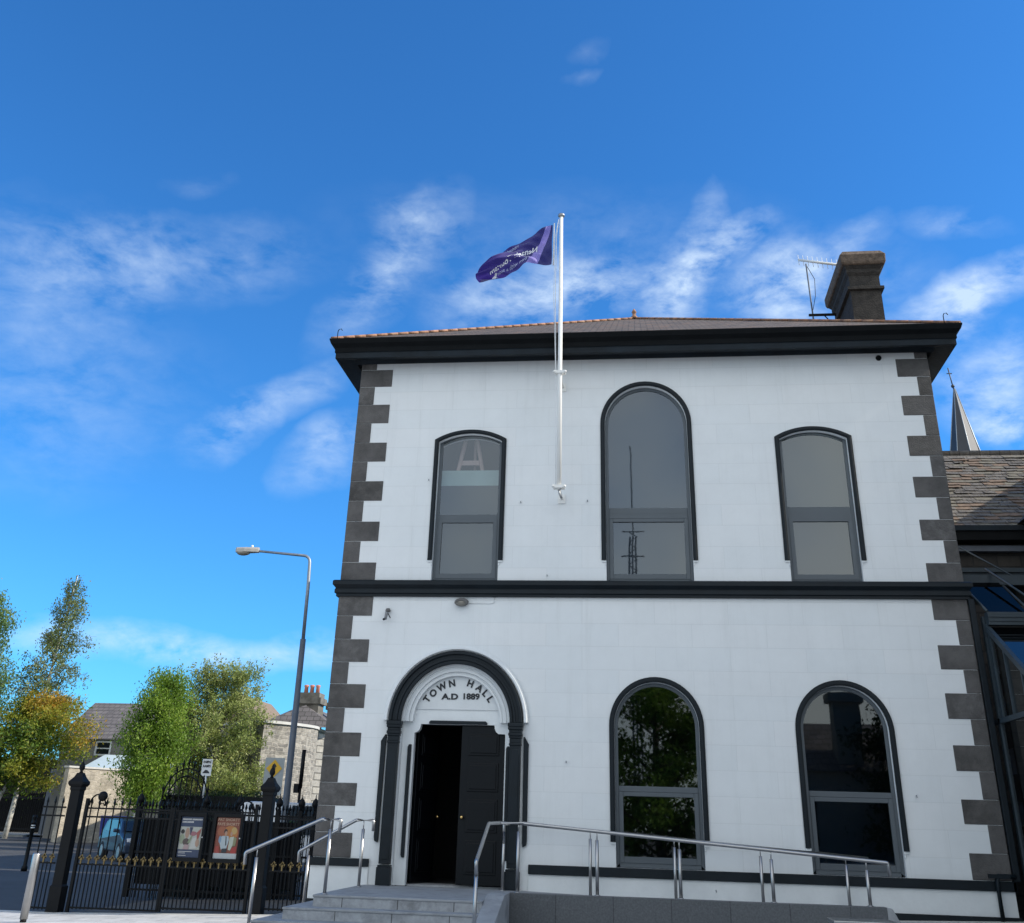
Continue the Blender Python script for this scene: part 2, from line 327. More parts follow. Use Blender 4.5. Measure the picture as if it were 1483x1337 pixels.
def tag(o, label=None, cat=None, group=None, kind=None):
    if label: o['label'] = label
    if cat: o['category'] = cat
    if group: o['group'] = group
    if kind: o['kind'] = kind
    return o
def thing(name, label, cat, loc=(0, 0, 0), group=None):
    o = bpy.data.objects.new(name, None); o.empty_display_size = .2; COL.objects.link(o); o.location = loc
    return tag(o, label, cat, group)
def copy_tree(o, parent=None):
    c = o.copy(); COL.objects.link(c); c.parent = parent
    for ch in [x for x in bpy.data.objects if x.parent == o]: copy_tree(ch, c)
    return c
def textgeo(txt, size, bold=.0, ext=.004):
    cu = bpy.data.curves.new('t', 'FONT'); cu.body = txt; cu.size = size; cu.offset = bold; cu.extrude = ext; cu.align_x = 'CENTER'; cu.resolution_u = 3
    ob = bpy.data.objects.new('t', cu); COL.objects.link(ob)
    dg = bpy.context.evaluated_depsgraph_get(); me = bpy.data.meshes.new_from_object(ob.evaluated_get(dg))
    vs = [tuple(v.co) for v in me.vertices]; fs = [tuple(p.vertices) for p in me.polygons]
    bpy.data.objects.remove(ob); bpy.data.meshes.remove(me); bpy.data.curves.remove(cu)
    return vs, fs
def outline(cx, half, z0, spring, rise, n=28):
    """bottom left, up, over the arch, down to bottom right"""
    R = (half*half+rise*rise)/(2*rise); zc = spring+rise-R; a0 = math.asin(min(1, half/R))
    pts = [(cx-half, z0)]
    for i in range(n+1):
        a = -a0+2*a0*i/n; pts.append((cx+R*math.sin(a), zc+R*math.cos(a)))
    pts.append((cx+half, z0)); return pts

# ------------------------------------------------------------------ the ground
def gz(x): return .04+max(0, x+10.3)*.028
g = MB(); g.add([(-700, -400, 0), (700, -400, 0), (700, 900, 0), (-700, 900, 0)], [(0, 1, 2, 3)]); tag(g.build('road', M['asphalt']), kind='structure', label='dark asphalt road surface', )
g = MB()
xs = [-60, -30, -10.3, 6, 30]
for a, b in zip(xs[:-1], xs[1:]):
    g.add([(a, -45, gz(a)), (b, -45, gz(b)), (b, -.0, gz(b)), (a, -.0, gz(a)), (a, -45, -.1), (b, -45, -.1), (b, 0, -.1), (a, 0, -.1)], [(0, 1, 2, 3), (3, 2, 6, 7)])
tag(g.build('plaza_paving', M['paving']), kind='structure')
g = MB(); g.add([(-10.2, .0, gz(-10.2)-.012), (-5.7, .0, gz(-5.7)-.012), (-5.7, 4.4, gz(-5.7)-.012), (-10.2, 4.4, gz(-10.2)-.012)], [(0, 1, 2, 3)])
tag(g.build('gravel_yard', M['gravel']), kind='structure')
g = MB(); g.loft([[(x, -.0, -.05), (x, -.0, gz(x)+.006), (x, -.18, gz(x)+.006), (x, -.18, -.05)] for x in (-60, -10.3, 6)]); tag(g.build('plaza_kerb', M['kerb']), kind='structure')
# far pavement beyond the road with its rounded kerb
cv = [(-120, 44.5), (-60, 45), (-47, 46), (-42.5, 48), (-40.6, 51), (-42, 54.5), (-60, 58), (-120, 60)]
g = MB(); g.add([(x, y, .13) for x, y in cv], [tuple(range(len(cv)))]); tag(g.build('far_pavement', M['pavelight']), kind='structure')
g = MB(); g.loft([[(x, y, 0), (x, y, .15), (x+(.3 if i > 2 else 0), y+(.35 if i < 4 else -.35), .15), (x+(.3 if i > 2 else 0), y+(.35 if i < 4 else -.35), 0)] for i, (x, y) in enumerate(cv)]); tag(g.build('far_kerb', M['kerb']), kind='structure')
g = MB(); g.add([(-120, 61, .12), (-44, 53.5, .12), (-22, 44.5, .12), (-8, 40, .12), (-8, 90, .12), (-120, 120, .12)], [(0, 1, 2, 3, 4, 5)]); tag(g.build('wall_side_pavement', M['pavelight']), kind='structure')

# ------------------------------------------------------------------ town hall
TH = thing('town_hall', 'two-storey white town hall with grey stone quoins and black arched window surrounds', 'town hall', (0, 0, .3))
WIN = [('seg', -3.365, .735, 5.80, 8.66, .205), ('seg', 3.40, .735, 5.80, 8.63, .205), ('rnd', .17, .905, 5.80, 8.95, .905), ('rnd', .20, .83, 1.05, 3.27, .83), ('rnd', 3.42, .83, 1.05, 3.26, .83)]
def opening(w, inset=.09, z0=None, shrink=0):
    k, cx, h, zb, sp, rise = w; hi = h-inset-shrink
    if k == 'rnd': return outline(cx, hi, zb if z0 is None else z0, sp, hi)
    return outline(cx, hi, zb if z0 is None else z0, sp-.045, rise-.035)
DX = -3.39
TK = .38
W = 5.78
b = MB(); b.plate([(-W, 5.65), (W, 5.65), (W, 10.6), (-W, 10.6)], [opening(w, z0=5.795) for w in WIN[:3]], 0, TK)
b.build('upper_wall', M['wall_up'], TH)
doorhole = outline(DX, 1.0, .3, 3.28, 1.0, 36)
b = MB(); b.plate([(-W, .0), (W, .0), (W, 5.65), (-W, 5.65)], [opening(w, z0=1.047) for w in WIN[3:]]+[[(DX-1.0, .55)]+doorhole[1:-1]+[(DX+1.0, .55)]], 0, TK)
b.build('lower_wall', M['wall_lo'], TH)
DEP = 12.2
b = MB(); b.box(-W, -W+TK, TK, DEP, 0, 10.6); b.build('side_wall', M['wall_lo'], TH)
b = MB(); b.box(W-TK, W, TK, DEP, 0, 10.6); b.build('side_wall', M['wall_lo'], TH)
b = MB(); b.box(-W+TK, W-TK, DEP-TK, DEP, 0, 10.6); b.build('rear_wall', M['wall_lo'], TH)
b = MB(); b.box(-W+TK, W-TK, TK+.001, DEP-TK-.001, 5.35, 5.62); b.build('upper_floor', M['interior'], TH)
b = MB(); b.box(-W+TK, W-TK, TK+.001, DEP-TK-.001, .45, .66); b.build('ground_floor', M['interior'], TH)
b = MB(); b.box(-W+TK, W-TK, 3.0, 3.1, .66, 5.35); b.box(-1.4, -1.3, TK+.002, 3.0, .66, 5.35); b.box(-5.2, -5.1, TK+.002, 3.0, .66, 5.35); b.build('partition_wall', M['interior'], TH)
b = MB(); b.box(-W+TK, W-TK, 3.0, 3.1, 5.62, 10.35); b.box(-W+TK, W-TK, TK+.002, DEP-TK-.002, 10.36, 10.42); b.build('ceiling', M['interior'], TH)

# quoins: alternate long and short blocks, standing 8 mm proud
def quoins(side):
    b = MB(); bounds = [(10.44, 10.245, 0), (10.245, 9.855, 1), (9.855, 9.455, 0), (9.455, 9.04, 1), (9.04, 8.62, 0), (8.62, 8.21, 1), (8.21, 7.80, 0), (7.80, 7.39, 1), (7.39, 6.97, 0), (6.97, 6.575, 1), (6.575, 6.16, 0), (6.16, 5.79, 1),
                        (5.51, 5.14, 1), (5.14, 4.71, 0), (4.71, 4.295, 1), (4.295, 3.905, 0), (3.905, 3.485, 1), (3.485, 3.07, 0), (3.07, 2.665, 1), (2.665, 2.235, 0), (2.235, 1.86, 1), (1.86, 1.44, 0), (1.44, 1.05, 1)]
    wide, nar = (5.115, 5.47) if side < 0 else (5.175, 5.54)
    for zt, zb, wd in bounds:
        e = random.uniform(-.003, .003); i = (wide if wd else nar)+random.uniform(-.008, .008); out = W+.012+e
        x0, x1 = sorted((side*i, side*out)); yd = .75 if not wd else .36
        b.box(x0, x1, -.012+e, yd, zb+.003, zt-.003)
    b.mi = [random.Random(i//6+side*7).choice((0, 0, 1, 2)) for i in range(len(b.mi))]
    return b.build('quoin_stones', [M['quoin'], M['quoin2'], M['quoin3']], TH, bevel=.009, segs=2)
quoins(-1); quoins(1)
# string course: moulded band between the storeys
def ring(prof, name, m, z_off=0, w=W, dep=DEP, parent=TH, back=True):
    """profile (outset, z) swept round the building"""
    b = MB(); secs = []
    for sx, sy in ((-1, -1), (1, -1), (1, 1), (-1, 1)):
        secs.append([(sx*(w+o), (-o if sy < 0 else dep+o), z) for o, z in prof])
    secs.append(secs[0]); b.loft(secs, closed=True, cap=False); return b.build(name, m, parent)
ring([(-.03, 5.50), (.055, 5.50), (.055, 5.545), (.085, 5.56), (.085, 5.62), (.07, 5.65), (.105, 5.69), (.125, 5.71), (.125, 5.78), (.10, 5.80), (-.03, 5.80)], 'string_course', M['navy'])
# sill band and plinth
def bandseg(name, x0, x1, m, z0, z1, y):
    b = MB(); b.box(x0, x1, y, .0-.001, z0, z1); return b.build(name, m, TH, bevel=.008)
bandseg('sill_band', -W-.05, -4.78, M['navy'], .925, 1.047, -.07)
bandseg('sill_band', -2.02, W+.05, M['navy'], .905, 1.047, -.07)
bandseg('plinth', -W-.03, -4.78, M['whiteplain'], .1, .925, -.03)
bandseg('plinth', -2.02, W+.02, M['whiteplain'], .1, .905, -.03)
bandseg('base_course', -W-.05, -4.80, M['navy'], .05, .42, -.06)
bandseg('base_course', 2.2, W+.06, M['navy'], .05, .545, -.06)
b = MB(); b.box(W+.001, W+.05, -.07, DEP, .905, 1.047); b.build('sill_band', M['navy'], TH)
# cornice, fascia, gutter
cor = ring([(-.05, 10.40), (.07, 10.40), (.09, 10.37), (.09, 10.34), (.12, 10.34), (.14, 10.42), (.44, 10.33), (.47, 10.33), (.47, 10.54), (-.05, 10.58)], 'cornice_board', M['navydull'])
ring([(.471, 10.47), (.49, 10.46), (.49, 10.56), (.51, 10.58), (.57, 10.63), (.60, 10.71), (.60, 10.735), (.575, 10.735), (.54, 10.66), (.485, 10.62), (.471, 10.66)], 'gutter', M['soffit'], parent=TH)
# soffit lines: thin joint boards under the overhang
# hipped roof
AP = (0, 5.85, 14.19); E0 = .57; ZR = 10.725
cs = [(-W-E0, -E0), (W+E0, -E0), (W+E0, DEP+E0-.5), (-W-E0, DEP+E0-.5)]
b = MB(); b.add([(x, y, ZR) for x, y in cs]+[AP], [(0, 1, 4), (1, 2, 4), (2, 3, 4), (3, 0, 4)]); b.add([(x, y, ZR-.05) for x, y in cs], [(3, 2, 1, 0)])
roof = b.build('roof', M['slate'], TH)
b = MB()
for (x, y) in cs:
    n = 34
    for i in range(n):
        t0 = i/n; t1 = (i+1)/n
        p0 = Vector((x, y, ZR+.03)).lerp(Vector(AP)+Vector((0, 0, .03)), t0); p1 = Vector((x, y, ZR+.03)).lerp(Vector(AP)+Vector((0, 0, .03)), t1)
        b.tube([p0, p1], [.032, .031], 8)
b.build('hip_tiles', M['terracotta'], roof)
b = MB(); b.lathe(AP[0], AP[1], [(.10, AP[2]+.0), (.09, AP[2]+.06), (.05, AP[2]+.10), (.05, AP[2]+.18), (.07, AP[2]+.20), (.05, AP[2]+.25), (.02, AP[2]+.30)], 12); b.build('finial', M['terracotta'], roof)
b = MB()
for x in (-6.22, 6.05):   # little hooked bird wires on the gutter corners
    b = MB(); b.tube([(x, -.58, 10.70), (x, -.58, 10.90), (x+.02, -.58, 10.95), (x+.07, -.58, 10.96), (x+.09, -.58, 10.92)], .009, 6); b.build('gutter_hook', M['iron'], TH)
for x_, z_ in ((-4.18, 7.82), (-2.31, 7.35), (-1.0, 7.37), (-1.77, 5.92), (-1.39, 2.67), (4.47, 2.27), (1.09, .77)):
    b = MB(); b.tube([(x_, .01, z_), (x_, -.03, z_), (x_+.005, -.035, z_-.03)], .008, 6); b.build('wall_hook', M['steeldull'], TH)
# overflow pipe hole
b = MB(); b.tube([(4.85, -.035, 10.27), (4.85, .02, 10.27)], .055, 16); b.build('overflow_pipe', M['soffit'], TH)
# chimney (part of the roof)
CX0, CX1, CY0, CY1 = 5.10, 5.80, 2.7, 4.75
def rectsec(o, z, dx=0): return [(CX0-o, CY0-o, z), (CX1+o, CY0-o, z), (CX1+o, CY1+o, z), (CX0-o, CY1+o, z)]
b = MB(); b.loft([rectsec(.03, 10.9), rectsec(.03, 12.0), rectsec(.0, 12.05), rectsec(0, 13.22), rectsec(.07, 13.24), rectsec(.07, 13.31), rectsec(.0, 13.35), rectsec(0, 13.62), rectsec(.05, 13.70), rectsec(.05, 13.78), rectsec(.14, 13.90)])
chim = b.build('chimney', M['render'], TH)
b = MB(); b.loft([rectsec(.141, 13.86), rectsec(.17, 13.93), rectsec(.18, 14.12), rectsec(.10, 14.24), rectsec(-.12, 14.36)])
cap = b.build('chimney_cap', M['lichen'], chim, bevel=.03)

# windows
def window(w, upper, ti):
    k, cx, h, zb, sp, rise = w
    root = MB()
    A = opening(w, z0=zb+.001, shrink=.001); B = opening(w, z0=zb+.06, shrink=.06)
    B[0] = (B[0][0], zb+.06)
    f = root.band(A, B, .10, .17)
    root.box(cx-h+.15, cx+h-.15, .10, .17, zb+.002, zb+.075)
    zt = 7.08 if upper else 2.26
    hi = h-.09-.06
    root.box(cx-hi, cx+hi, .095, .165, zt-.045, zt+.045)
    if upper and cx > -1: root.box(cx-hi, cx+hi, .115, .16, zt+.045, zt+.17)
    # lower sash
    for x0, x1 in ((cx-hi, cx-hi+.075), (cx+hi-.075, cx+hi)): root.box(x0, x1, .085, .15, zb+.07, zt-.047)
    root.box(cx-hi+.075, cx+hi-.075, .086, .15, zt-.115, zt-.047); root.box(cx-hi+.075, cx+hi-.075, .086, .15, zb+.07, zb+.165)
    fr = root.build('window', M['frame'], TH, bevel=.005, segs=1)
    P = opening(w, z0=zt+.04, shrink=.058); p = MB(); p.add([(x, .13, z) for x, z in P], [tuple(range(len(P)))]); p.build('pane', M['glassup' if upper else 'glasslo'], fr, fixn=False)
    p = MB(); p.add([(cx-hi+.07, .12, zb+.16), (cx+hi-.07, .12, zb+.16), (cx+hi-.07, .12, zt-.11), (cx-hi+.07, .12, zt-.11)], [(0, 1, 2, 3)]); p.build('pane', M['glassup' if upper else 'glasslo'], fr, fixn=False)
    # black hood moulding on the wall face
    kk = outline(cx, h, 6.2 if upper else 1.43, sp, rise); ki = opening(w, z0=6.2 if upper else 1.43)
    mo = MB(); mo.band(kk, ki, -.035, -.002)
    mid = [((a[0]*.72+c[0]*.28), (a[1]*.72+c[1]*.28)) for a, c in zip(kk, ki)]; mid2 = [((a[0]*.25+c[0]*.75), (a[1]*.25+c[1]*.75)) for a, c in zip(kk, ki)]
    mo.band(mid, mid2, -.05, -.034)
    mo.build('hood_moulding', M['navy'], TH, bevel=.004, segs=1)
    # chamfer stops under the moulding
    for s in (-1, 1):
        st = MB(); x = cx+s*(h-.05); zz = (6.2 if upper else 1.43)
        st.obox((x, -.012, zz-.02), (.085, .022, .04)); st.obox((x-s*.03, -.012, zz-.075), (.022, .02, .05))
        st.build('moulding_stop', M['white'], TH, bevel=.004, segs=1)
    if upper:
        q = MB(); bz = 10.1
        if cx < -1:
            q.box(cx-.75, cx+.75, .30, .31, 5.65, 7.78); q.build('roller_blind', M['blind'], fr)
            q = MB(); q.box(cx-.75, cx+.75, .295, .33, 7.78, 8.10); q.build('pale_board', M['palepanel'], fr)
        else:
            q.box(cx-.95, cx+.95, .30, .31, 7.10, bz); q.build('roller_blind', M['blind'], fr)
            q = MB(); q.box(cx-.95, cx+.95, .34, .35, 5.65, 7.10); q.build('roller_blind', M['blindmauve' if cx > 2 else 'blind'], fr)
    return fr
for i, w in enumerate(WIN): window(w, i < 3, i)

# door surround --------------------------------------------------------------
def arc(cx, cz, r, a0, a1, n=40): return [(cx+r*math.cos(a0+(a1-a0)*i/n), cz+r*math.sin(a0+(a1-a0)*i/n)) for i in range(n+1)]
def archband(r0, r1, y0, y1, cz=3.28): 
    b = MB(); b.band(arc(DX, cz, r0, PI, 0), arc(DX, cz, r1, PI, 0), y0, y1); return b
b = archband(1.325, 1.235, -.06, -.002); b.band(arc(DX, 3.28, 1.30, PI, 0), arc(DX, 3.28, 1.25, PI, 0), -.10, -.059); b.build('hood_mould', M['white'], TH, bevel=.01)
b = archband(1.225, 1.0, -.075, -.002); b.band(arc(DX, 3.28, 1.215, PI, 0), arc(DX, 3.28, 1.16, PI, 0), -.115, -.074); b.band(arc(DX, 3.28, 1.10, PI, 0), arc(DX, 3.28, 1.06, PI, 0), -.095, -.074); b.band(arc(DX, 3.28, 1.045, PI, 0), arc(DX, 3.28, .99, PI, 0), -.105, -.074)
b.build('door_arch', M['navy'], TH, bevel=.012)
# white moulded reveals above the impost
b = MB()
for r0, r1, y0 in ((1.0, .955, .0), (.955, .925, .035), (.925, .87, .02), (.87, .84, .06), (.84, .80, .045)):
    hh = [p for p in arc(DX, 3.28, r0-.0008, PI, 0) ]; ii = arc(DX, 3.28, r1, PI, 0)
    b.band(hh, ii, y0+.002, .155)
b.build('arch_reveal', M['white'], TH, bevel=.004, segs=1)
b = MB()
op = [(-4.165, .66), (-4.165, 3.10)]+[(-4.165+.11*math.sin(t), 3.10+.13*(1-math.cos(t))) for t in (.5, 1.0, PI/2)]+[(-4.055, 3.25), (-2.70, 3.25)]+[(-2.60-.10*math.cos(t)+.0, 3.10+.13*(1-math.sin(t))) for t in (.3, .8, 1.3)]+[(-2.50, 3.10), (-2.50, .66)]
outer = [(DX-.995, .655)]+[(x, z) for x, z in outline(DX, .995, .655, 3.28, .995, 36)[1:-1]]+[(DX+.995, .655)]
poly = outer[:1]+outer[1:]  # left bottom, arch, right bottom, then back along the opening
b.plate(outer+[(-2.50, .655)]+op[::-1][1:-1]+[(-4.165, .655)], [], .155, .30)
b.build('door_panel', M['white'], TH)
b = MB(); b.plate(outline(DX, .80, 3.50, 3.52, .60, 30), [], .135, .154); b.build('tympanum', M['whiteplain'], TH, bevel=.006)
# bolection slots
b = MB()
b.plate([(-3.90, 3.253), (-3.90, 3.285), (-3.875, 3.31), (-2.86, 3.31), (-2.83, 3.285), (-2.83, 3.253)], [], .11, .154)
for x0, x1 in ((-4.265, -4.20), (-2.475, -2.415)):
    b.plate([(x0, 1.12), (x0+.02, 1.08), (x1, 1.08), (x1, 2.90), (x0+.02, 2.90), (x0, 2.86)], [], .10, .154)
b.build('door_beading', M['navy'], TH, bevel=.01)
# pilasters
for s in (-1, 1):
    def X(a, c): return sorted((DX+s*a, DX+s*c))
    b = MB(); x0, x1 = X(1.0, 1.205)
    b.box(x0+.004, x1-.004, -.115, -.001, .98, 2.90); b.box(x0-.022, x1+.022, -.145, -.001, .66, .93); b.box(x0-.01, x1+.01, -.13, -.001, .93, .965); b.box(x0+.035, x1-.035, -.125, -.114, 1.05, 2.84)
    b.build('pilaster', M['navy'], TH, bevel=.012)
    b = MB()
    for o, z0, z1 in ((.012, 2.90, 2.94), (.0, 2.94, 3.02), (.02, 3.02, 3.06), (.04, 3.06, 3.11), (.022, 3.11, 3.16), (.05, 3.16, 3.21), (.062, 3.21, 3.275)):
        b.box(x0-o*.55, x1+o*.55, -.12-o*.6, -.001, z0, z1)
    b.build('capital', M['navy'], TH, bevel=.009)
    b = MB(); x0, x1 = X(1.245, 1.335)
    b.plate([(x0+.01, 1.36), (x0+.02, 1.30), (x1-.01, 1.33), (x1, 1.40), (x1, 2.86), (x1+.006, 2.93), (x0+.02, 3.05), (x0, 3.05)] if s > 0 else [(x1-.01, 1.36), (x1-.02, 1.30), (x0+.01, 1.33), (x0, 1.40), (x0, 2.86), (x0-.006, 2.93), (x1-.02, 3.05), (x1, 3.05)], [], -.05, -.002)
    b.build('side_moulding', M['navy'], TH, bevel=.008)
# lettering
b = MB()
for k_, (ch, x, z) in enumerate([('T', -3.97, 3.678), ('O', -3.859, 3.783), ('W', -3.703, 3.895), ('N', -3.517, 3.957), ('H', -3.171, 3.957), ('A', -2.999, 3.881), ('L', -2.885, 3.792), ('L', -2.791, 3.69)]):
    if k_ == 4: b.build('name_lettering', M['letter'], TH); b = MB()
    ang = -(math.atan2(x+3.385, z-3.30)); vs, fs = textgeo(ch, .165, .006)
    ys = [v[1] for v in vs]; yc = (min(ys)+max(ys))/2; xc = (min(v[0] for v in vs)+max(v[0] for v in vs))/2
    ca, sa = math.cos(ang), math.sin(ang)
    b.add([(x+(v[0]-xc)*ca-(v[1]-yc)*sa, .128-v[2]*1.5, z+(v[0]-xc)*sa+(v[1]-yc)*ca) for v in vs], fs)
b.build('name_lettering', M['letter'], TH); b = MB()
for tx, x0, x1, zb in (('A.D', -3.70, -3.39, 3.679), ('1889', -3.29, -2.99, 3.686)):
    vs, fs = textgeo(tx, .14, .005); a = min(v[0] for v in vs); c = max(v[0] for v in vs); k = (x1-x0)/(c-a)
    b.add([(x0+(v[0]-a)*k, .128-v[2]*1.5, zb+v[1]) for v in vs], fs); b.build('date_lettering', M['letter'], TH); b = MB()
# doors
def door_leaf(name, x0, x1, y, ang=0, hinge=None):
    b = MB(); T = .06
    def P(m):
        if ang:
            R = Matrix.Rotation(ang, 4, 'Z')
            m.v = [tuple(Vector(hinge)+(R @ (Vector(v)-Vector(hinge)))) for v in m.v]
        return m
    zt = 3.24; b.box(x0, x1, y, y+T, .69, zt)
    zs = [.85, 1.38, 1.50, 2.03, 2.15, 2.62, 2.74, 3.10]
    for i in range(0, 8, 2):
        m = .13; b.box(x0+m, x1-m, y-.018, y, zs[i], zs[i+1]); b.box(x0+m+.04, x1-m-.04, y-.034, y-.018, zs[i]+.04, zs[i+1]-.04)
    d = P(b).build(name, M['doorpaint'], TH, bevel=.008)
    k = MB(); kx = x0+.07 if ang == 0 else x1-.07
    k.tube([(kx, y-.01, 1.735), (kx, y-.05, 1.735)], .012, 8); k.sphere((kx, y-.065, 1.735), .032, 12, 8); P(k).build('door_knob', M['brass'], d)
door_leaf('door_leaf', -3.30, -2.48, .22)
door_leaf('door_leaf', -4.15, -3.33, .36, math.radians(72), (-4.13, .38, 0))
b = MB(); b.box(-4.165, -2.5, .31, .9, .64, .672); b.build('threshold', M['stonegrey'], TH)
b = MB(); b.box(-4.25, -4.17, .30, 1.3, .66, 3.3); b.box(-2.5, -2.44, .30, 1.3, .66, 3.3); b.box(-4.25, -2.44, .30, 1.3, 3.26, 3.4); b.build('door_lining', M['doorpaint'], TH)

# --------------------------------------------------------- things on the wall
t = thing('bulkhead_light', 'grey oval bulkhead light under the string course, above the doorway', 'wall light', (-3.38, 0, 5.36))
b = MB(); b.sphere((-3.38, -.06, 5.395), .11, 18, 10, (1.25, .6, .72)); b.build('casing', M['bulkhead'], t)
b = MB(); b.sphere((-3.38, -.075, 5.38), .09, 16, 10, (1.2, .75, .62)); b.build('lens', M['lampglass'], t)
b = MB(); b.band(outline(-3.38, .12, 5.36, 5.38, .05, 10), outline(-3.38, .10, 5.36, 5.375, .045, 10), -.15, -.13)
for z in (5.35, 5.38, 5.41): b.box(-3.49, -3.27, -.142, -.134, z-.005, z+.005)
b.build('wire_guard', M['bulkhead'], t)
b = MB(); b.tube([(-3.24, -.008, 5.385), (-2.82, -.008, 5.385), (-2.77, -.008, 5.40), (-2.76, -.008, 5.50)], .009, 6); b.build('cable', M['white'], t)
t = thing('security_camera', 'small grey security camera on a bracket near the left quoins of the ground floor', 'security camera', (-4.79, 0, 5.2))
b = MB(); b.lathe(-4.79, -.05, [(.035, 5.27), (.05, 5.24), (.045, 5.21)], 12); b.tube([(-4.79, 0, 5.26), (-4.79, -.09, 5.24), (-4.80, -.1, 5.19)], .012, 8); b.build('bracket', M['bulkhead'], t)
b = MB(); b.obox((-4.80, -.13, 5.12), (.05, .05, .15), rx=.5, ry=.25); b.build('camera_body', M['steeldull'], t, bevel=.01)
b = MB(); b.obox((-4.745, -.12, 5.13), (.015, .02, .11), rx=.4, ry=-.5); b.tube([(-4.83, -.15, 5.06), (-4.835, -.16, 5.045)], .022, 10); b.build('lens', M['iron'], t)
t = thing('downpipe', 'dark steel post with a short pipe at the right corner of the building', 'downpipe', (5.86, -.05, .5))
b = MB(); b.box(5.80, 5.90, -.075, -.015, 1.05, 5.5); b.build('post', M['navy'], t, bevel=.008)
b = MB(); b.tube([(5.82, -.12, 1.12), (5.55, -.12, 1.12), (5.52, -.12, 1.06), (5.52, -.12, .45)], .035, 10); b.box(5.40, 5.72, -.16, -.08, 1.09, 1.15); b.build('waste_pipe', M['navy'], t)

# ------------------------------------------------------------------ flagpole
PX, PY = -1.50, -.75
t = thing('flagpole', 'tall white flagpole bracketed to the upper wall between the left and middle windows', 'flagpole', (PX, PY, 7.36))
b = MB(); b.tube([(PX, PY, 7.36), (PX, PY, 9.8), (PX, PY, 13.42)], [.045, .044, .038], 14); b.build('pole', M['pole'], t)
b = MB(); b.lathe(PX, PY, [(.05, 13.42), (.075, 13.44), (.07, 13.48), (.02, 13.50)], 14); b.build('pole_cap', M['steeldull'], t)
for z in (9.78, 7.42):
    b = MB(); b.box(PX-.11, PX+.11, PY-.06, PY-.03, z-.03, z+.03); b.box(PX-.11, PX+.11, PY+.05, PY+.08, z-.03, z+.03)
    for s in (-1, 1): b.tube([(PX+s*.09, PY-.08, z), (PX+s*.09, PY+.1, z)], .014, 8); b.sphere((PX+s*.11, PY-.05, z), .028, 8, 6)
    b.tube([(PX, PY+.05, z), (PX, -.0, z-.02)], .022, 8); b.obox((PX, -.012, z-.02), (.14, .02, .18)); b.build('wall_bracket', M['pole'], t)
b = MB(); b.tube([(PX, PY-.0, 7.37), (PX+.01, PY, 7.30), (PX+.05, PY+.02, 7.20)], .02, 8); b.build('cleat', M['steeldull'], t)
b = MB(); b.tube([(PX-.055, PY-.02, 13.36), (PX-.10, PY-.01, 12.9), (PX-.11, PY, 11.5), (PX-.085, PY, 9.85), (PX-.075, PY, 9.0), (PX-.06, PY, 7.45)], .008, 6)
b.tube([(PX-.055, PY-.02, 13.36), (PX-.13, PY-.01, 12.9), (PX-.145, PY, 11.5), (PX-.09, PY, 9.85)], .006, 6); b.build('halyard', M['rope'], t)

# ------------------------------------------------------------------ flag
TOP = [(0, -1.665, 13.25), (.12, -1.86, 13.15), (.28, -2.13, 13.0), (.46, -2.46, 12.82), (.6, -2.69, 12.66), (.72, -2.87, 12.48), (.85, -3.07, 12.32), (1, -3.31, 12.14)]
BOT = [(0, -1.675, 12.26), (.15, -1.94, 12.27), (.33, -2.23, 12.29), (.48, -2.44, 12.15), (.6, -2.62, 12.06), (.72, -2.80, 12.04), (.85, -2.99, 11.97), (1, -3.25, 11.85)]
def samp(C, u):
    us = [c[0] for c in C]; return float(np.interp(u, us, [c[1] for c in C])), float(np.interp(u, us, [c[2] for c in C]))
def smp(C, u):
    k = .04; a = [samp(C, min(1, max(0, u+d))) for d in (-k, 0, k)]; return sum(p[0] for p in a)/3, sum(p[1] for p in a)/3
def flagpt(u, v, off=0.):
    a = smp(BOT, u); c = smp(TOP, u); x = a[0]+(c[0]-a[0])*v; z = a[1]+(c[1]-a[1])*v
    w = u-.55*(v-.5)
    y = PY+.16*u*math.sin(7.5*w+.6)+.05*u*math.sin(19*w+1)+.045*(1-u)*math.sin(9*(v+u*1.5))+.02*math.sin(31*(u-.8*v))*min(1, u*4)
    if u > .9: x += .05*math.sin(v*PI*2.2)*(u-.9)/.1
    return (x, y+off, z)
flag = MB(); NU, NV = 90, 36
flag.v = [flagpt(i/NU, j/NV) for i in range(NU+1) for j in range(NV+1)]
for i in range(NU):
    for j in range(NV): flag.f.append((i*(NV+1)+j, (i+1)*(NV+1)+j, (i+1)*(NV+1)+j+1, i*(NV+1)+j+1)); flag.mi.append(0); flag.sm.append(True)
m, nt, p = newmat('purple_flag_cloth'); N = nt.nodes; L = nt.links
at = N.new('ShaderNodeUVMap'); sp = N.new('ShaderNodeSeparateXYZ'); L.new(at.outputs[0], sp.inputs[0])
cr = N.new('ShaderNodeValToRGB'); e = cr.color_ramp.elements; e[0].position = 0; e[0].color = (.022, .025, .16, 1); e[1].position = 1; e[1].color = (.06, .03, .26, 1)
L.new(sp.outputs[0], cr.inputs[0])
